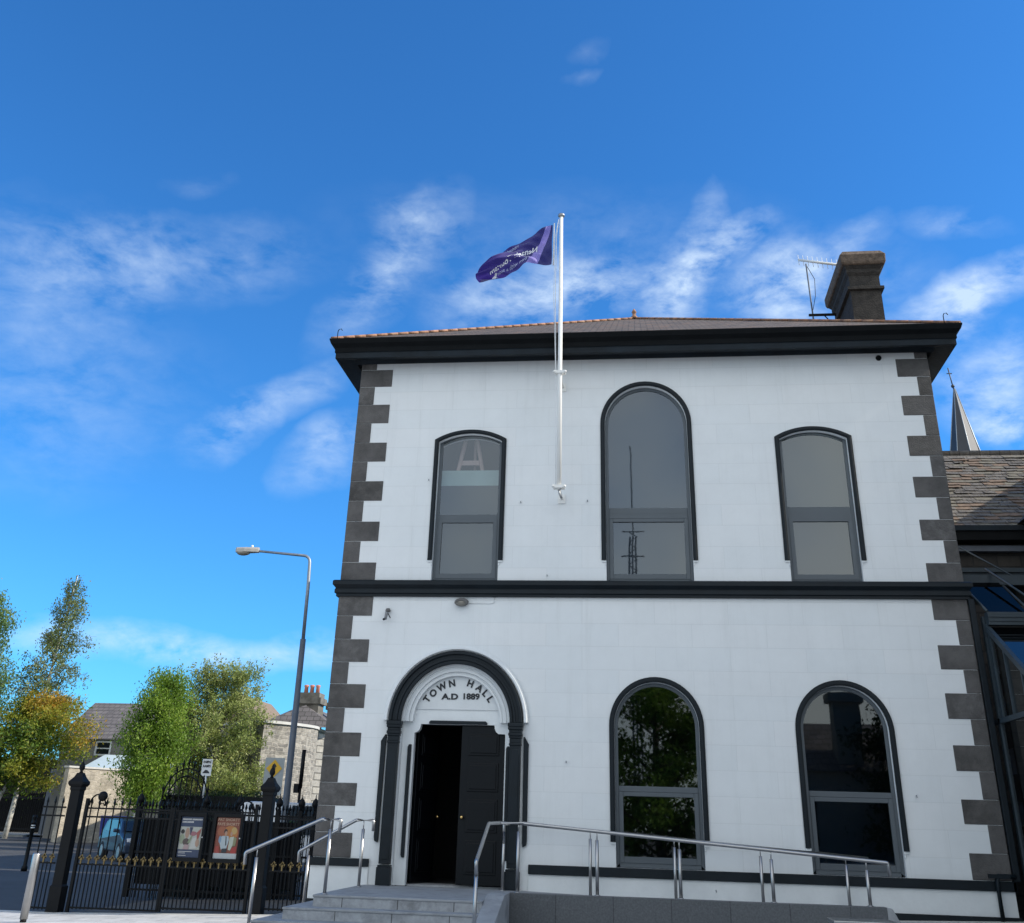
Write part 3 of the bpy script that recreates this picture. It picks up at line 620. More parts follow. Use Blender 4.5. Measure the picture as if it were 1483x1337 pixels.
# pale lilac swoosh between two slanting lines: |u - .18 - .0*v| 
ms = N.new('ShaderNodeMath'); ms.operation = 'MULTIPLY_ADD'; L.new(sp.outputs[1], ms.inputs[0]); ms.inputs[1].default_value = .20; L.new(sp.outputs[0], ms.inputs[2])
s1 = N.new('ShaderNodeMath'); s1.operation = 'SUBTRACT'; L.new(ms.outputs[0], s1.inputs[0]); s1.inputs[1].default_value = .26
s2 = N.new('ShaderNodeMath'); s2.operation = 'ABSOLUTE'; L.new(s1.outputs[0], s2.inputs[0])
wd = N.new('ShaderNodeMath'); wd.operation = 'MULTIPLY_ADD'; L.new(sp.outputs[1], wd.inputs[0]); wd.inputs[1].default_value = -.04; wd.inputs[2].default_value = .075
s3 = N.new('ShaderNodeMath'); s3.operation = 'LESS_THAN'; L.new(s2.outputs[0], s3.inputs[0]); L.new(wd.outputs[0], s3.inputs[1])
mx = N.new('ShaderNodeMix'); mx.data_type = 'RGBA'; L.new(s3.outputs[0], mx.inputs[0]); L.new(cr.outputs[0], mx.inputs[6]); mx.inputs[7].default_value = (.30, .24, .62, 1)
L.new(mx.outputs[2], p.inputs['Base Color']); p.inputs['Roughness'].default_value = .55; p.inputs['Sheen Weight'].default_value = .3
tl = N.new('ShaderNodeBsdfTranslucent'); L.new(mx.outputs[2], tl.inputs[0]); mxx = N.new('ShaderNodeMixShader'); mxx.inputs[0].default_value = .3
L.new(p.outputs[0], mxx.inputs[1]); L.new(tl.outputs[0], mxx.inputs[2]); L.new(mxx.outputs[0], N['Material Output'].inputs[0])
fl = flag.build('flag', m, None, fixn=False)
uv = fl.data.uv_layers.new(name='UVMap')
for poly in fl.data.polygons:
    for li in poly.loop_indices:
        vi = fl.data.loops[li].vertex_index; uv.data[li].uv = ((vi//(NV+1))/NU, (vi % (NV+1))/NV)
tag(fl, 'purple flag with mirrored white lettering, blowing left from the pole', 'flag')
FM = mat('flag_print_white', (.75, .76, .8), .6, var=.03); FM2 = mat('flag_print_pale_blue', (.42, .46, .68), .6, var=.03)
def flagtext(txt, u0, u1, v0, h, m, bold=0, skew=0):
    vs, fs = textgeo(txt, 1, bold, 0); a = min(q[0] for q in vs); c = max(q[0] for q in vs)
    b = MB(); b.v = [flagpt(u0+(q[0]-a)/(c-a)*(u1-u0), v0+q[1]*h+skew*(q[0]-a)/(c-a), -.006) for q in vs]
    for f in fs: b.f.append(f); b.mi.append(0); b.sm.append(False)
    return b.build('flag_lettering', m, fl, fixn=False)
flagtext('Nenagh Tourism', .20, .84, .38, .27, FM, .018, -.02)
flagtext('Town with a Story', .28, .78, .13, .17, FM2, .006, .0)
flagtext('nenagh', .44, .60, .83, .16, FM2, .012)
b = MB(); K = 14
for uu, vv, r in ((.80, .14, .035), (.845, .10, .02), (.77, .22, .018)):
    b.v += [flagpt(uu+r*math.cos(2*PI*i/K), vv+3*r*math.sin(2*PI*i/K)*.9, -.007) for i in range(K)]; n0 = len(b.v)-K; b.f.append(tuple(range(n0, n0+K))); b.mi.append(0); b.sm.append(False)
b.build('flag_emblem', FM, fl, fixn=False)
b = MB(); b.tube([(-1.662, PY, 12.24), (-1.655, PY, 12.8), (-1.648, PY, 13.27)], .014, 8); b.build('hoist_sleeve', M['rope'], fl)

# ------------------------------------------------------------------ aerial on the chimney
t = thing('tv_aerial', 'white television aerial on a thin bracketed mast left of the chimney', 'aerial', (4.55, 4.9, 12.2))
AXx, AYy = 4.55, 4.6
b = MB(); b.tube([(AXx, AYy, 12.5), (AXx-.02, AYy, 13.6), (AXx-.05, AYy, 15.05)], .02, 8); b.build('mast', M['lampbase'], t)
for z in (13.55, 12.62):
    b = MB(); b.box(AXx-.12, CX0, AYy-.03, AYy+.03, z-.025, z+.025); b.tube([(CX0, AYy, z-.4), (AXx+.25, AYy, z)], .015, 6); b.build('bracket', M['iron'], t)
b = MB(); bx0 = Vector((AXx-.25, AYy-.1, 15.12)); bx1 = Vector((AXx+.62, AYy-.5, 14.72)); b.tube([bx0, bx1], .035, 8)
for i in range(9):
    pth = bx0.lerp(bx1, i/8); b.tube([pth+Vector((.02, .05, -.13)), pth+Vector((0, 0, .15))], .007, 5)
b.build('antenna_boom', M['pole'], t)
b = MB(); b.tube([(AXx-.04, AYy, 15.0), (AXx+.13, AYy+.02, 14.6), (AXx+.10, AYy, 14.1), (AXx, AYy, 13.7)], .008, 6); b.build('cable', M['iron'], t)

# ------------------------------------------------------------------ steps, ramp
st = thing('entrance_steps', 'grey stone steps wrapping round the landing at the front door', 'steps', (-3.6, -1.5, .15))
LZ = .655
for i in range(4):
    z1 = LZ-.15*i; o = .33*i
    xl = -4.84-o; yf = -2.95-o
    if i == 3: z1 = .20
    b = MB(); b.box(xl, -2.37, yf, -.0, z1-.15 if i < 3 else .0, z1-.032)
    b.build('riser', M['stonejoint'], st)
    b = MB(); b.box(xl-.012, -2.372, yf-.012, -.0, z1-.031, z1); b.build('tread', M['stonegrey'], st, bevel=.007)
rp = thing('access_ramp', 'dark granite sided wheelchair ramp running down to the right of the steps', 'ramp', (.7, -1, .3))
b = MB(); b.add([(-2.37, 0, LZ), (-2.37, -1.7, LZ), (-2.1, 0, LZ), (-2.1, -1.7, LZ), (3.6, 0, .50), (3.6, -1.7, .50), (-2.37, 0, 0), (-2.37, -1.7, 0), (3.6, 0, 0), (3.6, -1.7, 0)], [(0, 1, 3, 2), (2, 3, 5, 4), (0, 6, 7, 1), (4, 5, 9, 8), (1, 7, 9, 5, 3)]); b.build('ramp_deck', M['stonegrey'], rp)
b = MB(); b.box(-2.1, 3.42, -1.9, -1.702, .1, .715); b.build('parapet', M['granite'], rp, bevel=.006)
b = MB()
pr = [(3.421, .1), (3.421, .715), (3.50, .70), (3.68, .36), (3.74, .1)]
b.plate(pr, [], -1.9, -1.7); b.build('parapet_end', M['stonegrey'], rp, bevel=.01)
b = MB(); b.loft([[(x, -1.9, .05), (x, -1.70, .05), (x, -1.70, .72), (x, -2.5, .72), (x, -4.25, .24), (x, -4.25, .05)] for x in (-2.37, -2.1)]); b.build('raking_cheek', M['stonegrey'], rp, bevel=.01)

RR = .026
def bend(pts, r=.06):
    out = [Vector(pts[0])]
    for a, p, c in zip(pts[:-2], pts[1:-1], pts[2:]):
        a, p, c = Vector(a), Vector(p), Vector(c); k = min(r, (a-p).length*.4, (c-p).length*.4)
        p0 = p+(a-p).normalized()*k; p1 = p+(c-p).normalized()*k
        for t_ in (0, .33, .67, 1): out.append(p0.lerp(p, t_).lerp(p.lerp(p1, t_), t_))
    out.append(Vector(pts[-1])); return out
def handrail(name, label, pts, posts, loc, grp='stainless steel handrails at the entrance'):
    t = thing(name, label, 'handrail', loc, grp)
    b = MB(); b.tube(bend(pts, .03), RR, 12); b.build('rail', M['steel'], t)
    for (x, y, zb, zt) in posts:
        b = MB(); b.tube([(x, y, zb), (x, y, zt-.12)], .026, 12); b.tube([(x, y, zt-.12), (x, y, zt)], .009, 8); b.lathe(x, y, [(.045, zb), (.045, zb+.012), (.028, zb+.016)], 14); b.build('post', M['steel'], t)
    return t
handrail('handrail', 'bright steel handrail down the outer left edge of the steps', [(-5.97, -2.85, 1.0), (-5.98, -2.85, 1.16), (-4.84, -2.85, 1.64), (-4.56, -2.85, 1.64), (-4.57, -2.85, 1.47)], [(-5.80, -2.85, .2, 1.22), (-4.71, -2.85, LZ, 1.63)], (-5.2, -2.85, .3))
handrail('handrail', 'shorter steel handrail between the steps and the wall left of the door', [(-5.80, -.75, .98), (-5.81, -.75, 1.14), (-4.87, -.75, 1.64), (-4.57, -.75, 1.64), (-4.57, -.75, 1.48)], [(-5.64, -.75, .35, 1.21), (-4.74, -.75, LZ, 1.63)], (-5.2, -.75, .3))
handrail('handrail', 'long steel handrail bending from the right of the steps along the ramp parapet', [(-2.3, -4.08, 1.02), (-2.3, -4.1, 1.19), (-2.3, -3.02, 1.65), (-2.3, -1.8, 1.665), (-1.9, -1.8, 1.665), (3.53, -1.8, 1.29), (3.535, -1.8, 1.12)],
         [(-2.3, -4.07, .2, 1.19)]+[(x, -1.8, .715, 1.665-(x+1.9)*.069) for x in (-2.0, -.78, .47, 1.83, 3.21)], (0, -1.8, .7))
handrail('handrail', 'inner steel handrail of the ramp, close to the building wall', [(-2.42, -.27, 1.35), (-2.42, -.27, 1.655), (-2.0, -.27, 1.655), (3.53, -.27, 1.31)], [(x, -.27, .655-max(0, x+2.1)*.027, 1.655-max(0, (x+2))*.0624) for x in (-2.42, -.96, .43, 1.82, 3.17)], (0, -.27, .6))

t = thing('metal_topped_block', 'low granite block with a bright metal top in front of the ramp end', 'bench', (2.65, -4.2, .4))
b = MB(); b.box(2.3, 3.0, -4.45, -4.0, gz(2.6), .62); b.build('granite_block', M['granite'], t, bevel=.01)
b = MB(); b.box(2.26, 3.04, -4.5, -3.95, .645, .69); b.box(2.3, 3.0, -4.4, -4.05, .62, .645); b.build('metal_top', M['steel'], t, bevel=.006)

# ------------------------------------------------------------------ iron gates and railings
FY = .08
def fleur(b, x, y, z, h=.13):
    b.obox((x, y, z), (.022, .016, h)); b.obox((x, y, z+.01), (.075, .014, .026)); b.obox((x, y, z+h*.42), (.036, .016, .05), ry=PI/4)
    for s in (-1, 1): b.obox((x+s*.034, y, z+.022), (.022, .014, .045), ry=s*.5)
def railing(root, x0, x1, y, zb0, ztop=1.70, zm=.80, n=None, ball=False, hgt=True):
    n = n or max(2, round((x1-x0)/.15)); bars = MB(); dog = MB(); gold = MB()
    for i in range(n):
        x = x0+(i+.5)*(x1-x0)/n; zb = gz(x)+zb0
        bars.tube([(x, y, zb), (x, y, ztop+.06)], .012, 6, smooth=False)
        bars.lathe(x, y, [(.010, ztop+.05), (.026, ztop+.09), (.020, ztop+.12), (.002, ztop+.19)], 4, smooth=False)
        xx = x+.5*(x1-x0)/n
        if i < n-1: dog.tube([(xx, y, zb), (xx, y, zm+.02)], .0105, 6, smooth=False)
        fleur(gold, x, y-.012, zm+.07)
    bars.build('bars', M['iron'], root, fixn=False); dog.build('short_bars', M['iron'], root, fixn=False); gold.build('gold_fleurs', M['gold'], root)
    r = MB()
    for z in (gz(x0)+zb0+.03, zm, ztop, ztop-.14):
        r.box(x0, x1, y-.014, y+.014, z-.014, z+.014)
    r.build('cross_rails', M['iron'], root)
def pillar(x, label):
    t = thing('gate_pillar', label, 'gate pillar', (x, FY, gz(x)), 'square iron gate pillars'); z0 = gz(x)
    b = MB(); b.lathe(x, FY, [(.115, z0), (.115, z0+.40), (.092, z0+.43), (.092, 1.98), (.105, 2.0), (.105, 2.05)], square=True); b.build('shaft', M['iron'], t, bevel=.006)
    b = MB(); b.lathe(x, FY, [(.115, 2.05), (.14, 2.09), (.14, 2.13), (.08, 2.21), (.05, 2.28)], square=True); b.build('cap', M['iron'], t)
    b = MB(); b.lathe(x, FY, [(.04, 2.28), (.022, 2.31), (.05, 2.35), (.052, 2.39), (.035, 2.43), (.012, 2.47), (.008, 2.51)], 10); b.build('finial', M['iron'], t)
    return t
pillar(-10.37, 'left black iron gate pillar, nearest the steel bollard'); pillar(-6.72, 'right black iron gate pillar, beside the notice cases and steps')
def scroll(b, x, y, z, s):
    pts = [(x+s*(.16-.155*math.cos(a)), y, z+.19*math.sin(a)) for a in [i*PI/10 for i in range(11)]]; b.tube(pts, .014, 6)
    b.tube([(x+s*(.25+.045*math.cos(a)), y, z-.0+.045*math.sin(a)) for a in [i*PI/5 for i in range(10)]], .010, 6)
g1 = thing('iron_gate', 'left leaf of the black iron gates with gold fleurs along the middle rail', 'gate', (-9.3, FY, gz(-9.3)), 'leaves of the iron gates')
railing(g1, -10.12, -8.52, FY, .05)
b = MB(); b.box(-8.52, -8.48, FY-.025, FY+.025, gz(-8.5)+.02, 1.75); b.build('gate_stile', M['iron'], g1)
b = MB(); b.box(-10.16, -10.11, FY-.03, FY+.03, gz(-10), 1.86); scroll(b, -10.1, FY, 1.74, 1); b.sphere((-9.86, FY, 1.90), .085, 12, 8); b.build('gate_stile', M['iron'], g1)
g2 = thing('iron_gate', 'right leaf of the black iron gates carrying the two poster cases', 'gate', (-7.7, FY, gz(-7.7)), 'leaves of the iron gates')
railing(g2, -8.46, -6.96, FY, .05)
b = MB(); b.box(-8.475, -8.435, FY-.025, FY+.025, gz(-8.4)+.02, 1.75); b.build('gate_stile', M['iron'], g2)
b = MB(); b.box(-6.95, -6.90, FY-.03, FY+.03, gz(-7), 1.84); scroll(b, -6.96, FY, 1.70, -1); b.build('gate_stile', M['iron'], g2)
f1 = thing('iron_railing', 'short black railing panel left of the left gate pillar', 'railing', (-10.8, FY, .05)); railing(f1, -10.98, -10.53, FY, .03, n=3)
f2 = thing('iron_railing', 'black railing panel between the right gate pillar and the town hall corner', 'railing', (-6.2, FY, .15)); railing(f2, -6.57, -5.80, FY, .05, ztop=1.62)
# second railing with ball finials, set back behind the gates
f3 = thing('iron_railing', 'dense dark railing with ball topped posts, set back behind the gates', 'railing', (-9, 4, 0))
bars = MB()
for i in range(58):
    x = -10.95+i*.075; bars.tube([(x, 4, .05), (x, 4, 1.78)], .012, 4, smooth=False); bars.lathe(x, 4, [(.012, 1.76), (.03, 1.80), (.002, 1.90)], 4, smooth=False)
bars.build('bars', M['iron'], f3, fixn=False)
b = MB()
for z in (.2, .9, 1.66): b.box(-11.0, -6.65, 3.98, 4.02, z-.02, z+.02)
b.box(-10.8, -7.3, 4.02, 4.05, .3, 1.55); b.build('cross_rails', M['iron'], f3)
for x in (-10.95, -9.45, -8.70, -7.82, -7.33, -7.03):
    b = MB(); b.box(x-.04, x+.04, 3.95, 4.05, .05, 1.78); b.lathe(x, 4, [(.03, 1.78), (.02, 1.82), (.075, 1.88), (.08, 1.93), (.05, 1.99), (.012, 2.03), (.008, 2.10)], 10); b.build('ball_post', M['iron'], f3)
# ornate overthrow behind the gates
t = thing('ornate_iron_gate', 'tall ornate black iron gate with pointed arches, under the pale tree', 'gate', (-10.2, 4.6, 0))
b = MB()
for i in range(9):
    x = -10.75+i*.13; h = 2.1+.55*math.sin(PI*i/8)
    b.tube([(x, 4.6, .05), (x, 4.6, h)], .014, 5); b.lathe(x, 4.6, [(.012, h), (.03, h+.05), (.002, h+.15)], 5)
for r_ in (.52, .40): b.tube([(-10.23+r_*math.cos(a), 4.6, 1.9+r_*1.3*math.sin(a)) for a in [i*PI/14 for i in range(15)]], .016, 6)
for i in range(8):
    cx_ = -10.69+i*.13; b.tube([(cx_+.05*math.cos(a), 4.6, 1.95+.09*math.sin(a)) for a in [k*PI/4 for k in range(9)]], .008, 5)
b.build('gate_leaf', M['iron'], t)

# notice cases on the gate
def case(x0, x1, z0, z1, label):
    t = thing('notice_case', label, 'notice case', ((x0+x1)/2, FY-.05, z0), 'poster cases on the gate')
    b = MB(); b.band([(x0, z0), (x0, z1), (x1, z1), (x1, z0)], [(x0+.055, z0+.06), (x0+.055, z1-.06), (x1-.055, z1-.06), (x1-.055, z0+.06)], FY-.095, FY-.03, closed=True); b.build('frame', M['iron'], t, bevel=.006)
    b = MB(); b.box(x0+.02, x1-.02, FY-.05, FY-.031, z0+.02, z1-.02); b.build('backing', M['iron'], t)
    b = MB(); b.tube([(x1-.03, FY-.10, (z0+z1)/2), (x1-.03, FY-.096, (z0+z1)/2)], .012, 8); b.build('lock', M['steel'], t)
    return t
def flat(b, pts, y): b.add([(x, y, z) for x, z in pts], [tuple(range(len(pts)))]); return b
def ell(cx, cz, rx, rz, n=14, a0=0): return [(cx+rx*math.cos(2*PI*i/n+a0), cz+rz*math.sin(2*PI*i/n+a0)) for i in range(n)]
pm = {}
def pmat(k, c):
    if k not in pm: pm[k] = mat('poster_ink_'+k, tuple(v*.62 for v in c), .5, var=.08)  # inks darkened to put the shade behind the case glass into the colour
    return pm[k]
c1 = case(-8.33, -7.80, .90, 1.68, 'navy framed case holding the dark blue poster'); ya = FY-.052
b = MB(); flat(b, [(-8.27, .965), (-7.86, .965), (-7.86, 1.61), (-8.27, 1.61)], ya); b.build('poster', M['navyposter'], c1, fixn=False)
px0, px1, pz0, pz1 = -8.262, -7.868, 1.09, 1.45
def onp(x, z): return (px0+(px1-px0)*x, pz0+(pz1-pz0)*z)
def shape(col, key, pts, par, y, name='poster_picture'):
    b = MB(); flat(b, [onp(*q) for q in pts], y); return b.build(name, pmat(key, col), par, fixn=False)
shape((.55, .56, .50), 'cream', [(0, 0), (1, 0), (1, 1), (0, 1)], c1, ya-.002)
sh = [((.02, .02, .02), 'black', ell(.12, .78, .09, .10)), ((.35, .40, .28), 'sage', ell(.12, .45, .13, .22)), ((.5, .33, .24), 'skin', ell(.34, .72, .10, .24)), ((.12, .09, .08), 'umber', ell(.33, .33, .16, .16)), ((.42, .18, .20), 'rose', ell(.62, .70, .17, .10)),
      ((.05, .06, .12), 'indigo', [(.42, .98), (.5, .6), (.58, .98)]), ((.62, .62, .58), 'pale', [(.52, .02), (.62, .5), (.8, .55), (.85, .05)]), ((.42, .12, .10), 'brick', [(.82, .45), (.78, .75), (.98, .95), (.9, .5)]), ((.5, .33, .24), 'skin', ell(.86, .30, .09, .18)), ((.5, .36, .36), 'pinkish', [(.22, .0), (.28, .22), (.5, .2), (.48, 0)]), ((.3, .36, .22), 'olive', [(.4, .3), (.55, .62), (.6, .6), (.5, .28)])]
for i, (c, k, pts) in enumerate(sh): shape(c, k, pts, c1, ya-.003-.0006*i)
def ptext(txt, x0, x1, z, size, m, par, y):
    vs, fs = textgeo(txt, size, .002, 0); a = min(v[0] for v in vs); c = max(v[0] for v in vs); k = (x1-x0)/(c-a)
    b = MB(); b.add([(x0+(v[0]-a)*k, y, z+v[1]) for v in vs], fs); return b.build('poster_lettering', m, par, fixn=False)
WT = pmat('white', (.7, .7, .7)); OT = pmat('peach', (.62, .40, .28))
for bars_, z in ((((-8.25, -8.09), (-8.07, -7.90)), 1.555), (((-8.25, -8.18), (-8.16, -8.05)), 1.512)):   # heading too small to read in the photo: word-shaped marks
    b = MB()
    for x0, x1 in bars_:
        x = x0
        while x < x1: flat(b, [(x, z), (x+.017, z), (x+.017, z+.026), (x, z+.026)], ya-.003); x += .021
    b.build('poster_lettering', WT, c1, fixn=False)
for z, x1 in ((1.052, -8.0), (1.028, -8.12), (.99, -8.1)):
    b = MB(); flat(b, [(-8.25, z), (x1, z), (x1, z+.009), (-8.25, z+.009)], ya-.003); b.build('poster_lettering', WT, c1, fixn=False)
c2 = case(-7.665, -7.11, .90, 1.68, 'black framed case holding the orange and red poster')
b = MB(); flat(b, [(-7.60, .965), (-7.175, .965), (-7.175, 1.615), (-7.60, 1.615)], ya); b.build('poster', pmat('rust', (.30, .085, .05)), c2, fixn=False)
px0, px1, pz0, pz1 = -7.60, -7.175, .965, 1.615
sh = [((.55, .22, .06), 'amber', ell(.62, .62, .34, .18)), ((.42, .14, .07), 'burnt', ell(.25, .66, .2, .12)), ((.62, .42, .16), 'goldish', ell(.78, .68, .12, .09)), ((.06, .035, .03), 'hair', ell(.42, .66, .075, .06)), ((.55, .34, .24), 'face', ell(.44, .61, .055, .06)), ((.55, .34, .24), 'face', ell(.68, .60, .05, .055)),
      ((.52, .60, .64), 'shirt', [(.18, .5), (.3, .55), (.56, .55), (.6, .45), (.52, .22), (.30, .22), (.22, .36)]), ((.25, .38, .52), 'cuff', ell(.21, .46, .06, .09)), ((.02, .02, .025), 'black', [(.44, .55), (.48, .53), (.51, .33), (.47, .31)]), ((.58, .62, .52), 'blouse', [(.62, .52), (.8, .54), (.84, .42), (.7, .2), (.6, .22)]), ((.3, .3, .16), 'moss', [(.8, .54), (.93, .5), (.9, .32), (.78, .3)]),
      ((.03, .04, .05), 'trouser', [(.34, .24), (.56, .25), (.55, .15), (.33, .14)]), ((.45, .05, .04), 'scarlet', [(.74, .26), (.97, .3), (.96, .13), (.72, .13)]), ((.42, .07, .05), 'scarlet2', [(.05, .3), (.2, .3), (.26, .13), (.04, .13)]), ((.60, .64, .66), 'foot', [(0, 0), (1, 0), (1, .13), (0, .13)])]
for i, (c, k, pts) in enumerate(sh): shape(c, k, pts, c2, ya-.002-.0006*i)
ptext('PAT SHORTT', -7.585, -7.185, 1.56, .062, OT, c2, ya-.012); ptext('FAYE SHORTT', -7.585, -7.185, 1.49, .062, OT, c2, ya-.012)

# bollards
t = thing('steel_bollard', 'brushed stainless steel bollard at the edge of the plaza', 'bollard', (-9.75, -2.0, .06))
b = MB(); b.tube([(-9.75, -2, gz(-9.75)), (-9.75, -2, gz(-9.75)+.045)], .048, 16); b.build('foot', M['iron'], t)
b = MB(); b.tube([(-9.75, -2, .10), (-9.75, -2, 1.0), (-9.75, -2, 1.02)], [.06, .06, .052], 20); b.build('post', M['steel'], t)
def bollard(x, y, h, label):
    t = thing('black_bollard', label, 'bollard', (x, y, 0), 'black street bollards')
    b = MB(); b.lathe(x, y, [(.09, 0), (.09, .12), (.06, .16), (.055, h-.25), (.075, h-.23), (.075, h-.2), (.055, h-.18), (.055, h-.1), (.07, h-.06), (.05, h)], 14); b.build('post', M['iron'], t)
    b = MB()
    for z in (h-.30, h-.36): b.tube([(x, y, z), (x, y, z+.03)], .0585, 14)
    b.build('reflective_band', M['signwhite'], t)
bollard(-18.3, 12.8, 1.5, 'black bollard with white bands, in the open road left of the fence'); bollard(-19.8, 22.0, 1.2, 'black bollard seen through the left gate leaf')

# ------------------------------------------------------------------ street lamp and signs
t = thing('street_lamp', 'tall grey street lamp with a long arm pointing left', 'street lamp', (-11.6, 16, 0))
b = MB(); b.tube([(-11.6, 16, 0), (-11.6, 16, 1.2), (-11.66, 16, 7.2)], [.13, .115, .095], 14); b.build('column', M['lampbase'], t)
b = MB(); arm = [(-11.66, 16, 7.2), (-11.70, 16, 9.0), (-11.74, 16, 9.85)]; arm += [(-11.74-.25*(1-math.cos(a)), 16, 9.85+.25*math.sin(a)) for a in (.4, .8, 1.2, PI/2)]; arm += [(-13.80, 16, 10.27)]
b.tube(arm, [.062]*2+[.055]+[.05]*4+[.042], 12); b.build('arm', M['lampgrey'], t)
b = MB(); b.loft([[(-13.68+dx, 16+s*w_, 10.27+dz) for s, dz in ((-1, -.06), (-1, .06), (-.5, .12), (.5, .12), (1, .06), (1, -.06))] for dx, w_, in ((0, .08), (-.25, .13), (-.5, .16), (-.8, .12), (-.86, .07))]); hd = b.build('lantern', M['lamphead'], t, bevel=.01)
b = MB(); b.sphere((-14.25, 16, 10.21), .2, 16, 10, (1.3, .75, .55)); b.build('bowl', M['lampglass'], hd)
b = MB(); b.tube([(-13.95, 16, 10.38), (-13.95, 16, 10.47)], .04, 10); b.build('photocell', M['signwhite'], hd)
t = thing('road_sign', 'white bilingual ramps sign with a black bump symbol in front of the pale tree', 'road sign', (-16.06, 20, 0))
b = MB(); b.tube([(-16.06, 20, 0), (-16.06, 20, 2.2)], .035, 10); b.build('lower_pole', M['iron'], t)
b = MB(); b.tube([(-16.06, 20, 2.2), (-16.06, 20, 2.95)], .035, 10); b.build('pole', M['signwhite'], t)
b = MB(); b.box(-16.25, -15.87, 19.95, 19.965, 2.93, 3.50); b.build('sign_plate', M['signwhite'], t)
b = MB(); 
for tx, z in (('RAMPAÍ', 3.36), ('RAMPS', 3.22)):
    vs, fs = textgeo(tx, .12, .004, .001); a = min(v[0] for v in vs); c = max(v[0] for v in vs); b.add([(-16.21+(v[0]-a)/(c-a)*.30, 19.945, z+v[1]) for v in vs], fs)
b.add([(x, 19.945, z) for x, z in [(-16.20, 3.02), (-15.92, 3.02), (-15.95, 3.06), (-16.02, 3.13), (-16.10, 3.13), (-16.17, 3.06)]], [(0, 1, 2, 3, 4, 5)]); b.build('sign_lettering', M['letter'], t)
t = thing('warning_sign', 'yellow diamond warning sign on a grey board behind the right gate pillar', 'road sign', (-13.5, 20, 0))
b = MB(); b.tube([(-13.5, 20.05, 0), (-13.5, 20.05, 3.5)], .04, 10); b.build('pole', M['lampbase'], t)
b = MB(); b.box(-13.86, -13.14, 19.98, 20.0, 2.35, 3.60); b.build('backing_board', M['signgrey'], t)
b = MB(); b.add([(-13.5+dx, 19.965, 3.24+dz) for dx, dz in ((-.3, 0), (0, -.3), (.3, 0), (0, .3))], [(0, 1, 2, 3)]); b.build('diamond_plate', M['signyellow'], t)
b = MB(); b.add([(-13.5+dx, 19.955, 3.24+dz) for dx, dz in ((-.05, -.14), (.05, -.14), (.05, .06), (.10, .06), (0, .18), (-.10, .06), (-.05, .06))], [tuple(range(7))]); b.build('symbol', M['letter'], t)

t = thing('black_signpost', 'thin black post with a small box, in front of the stone building', 'post', (-12.45, 20, 0))
b = MB(); b.tube([(-12.45, 20, 0), (-12.45, 20, 2.6)], .05, 8); b.tube([(-12.45, 20, 2.6), (-12.45, 20, 3.9)], .075, 8); b.build('post', M['iron'], t)
b = MB(); b.box(-12.68, -12.5, 19.93, 20.05, 2.45, 2.75); b.build('control_box', M['iron'], t, bevel=.01)
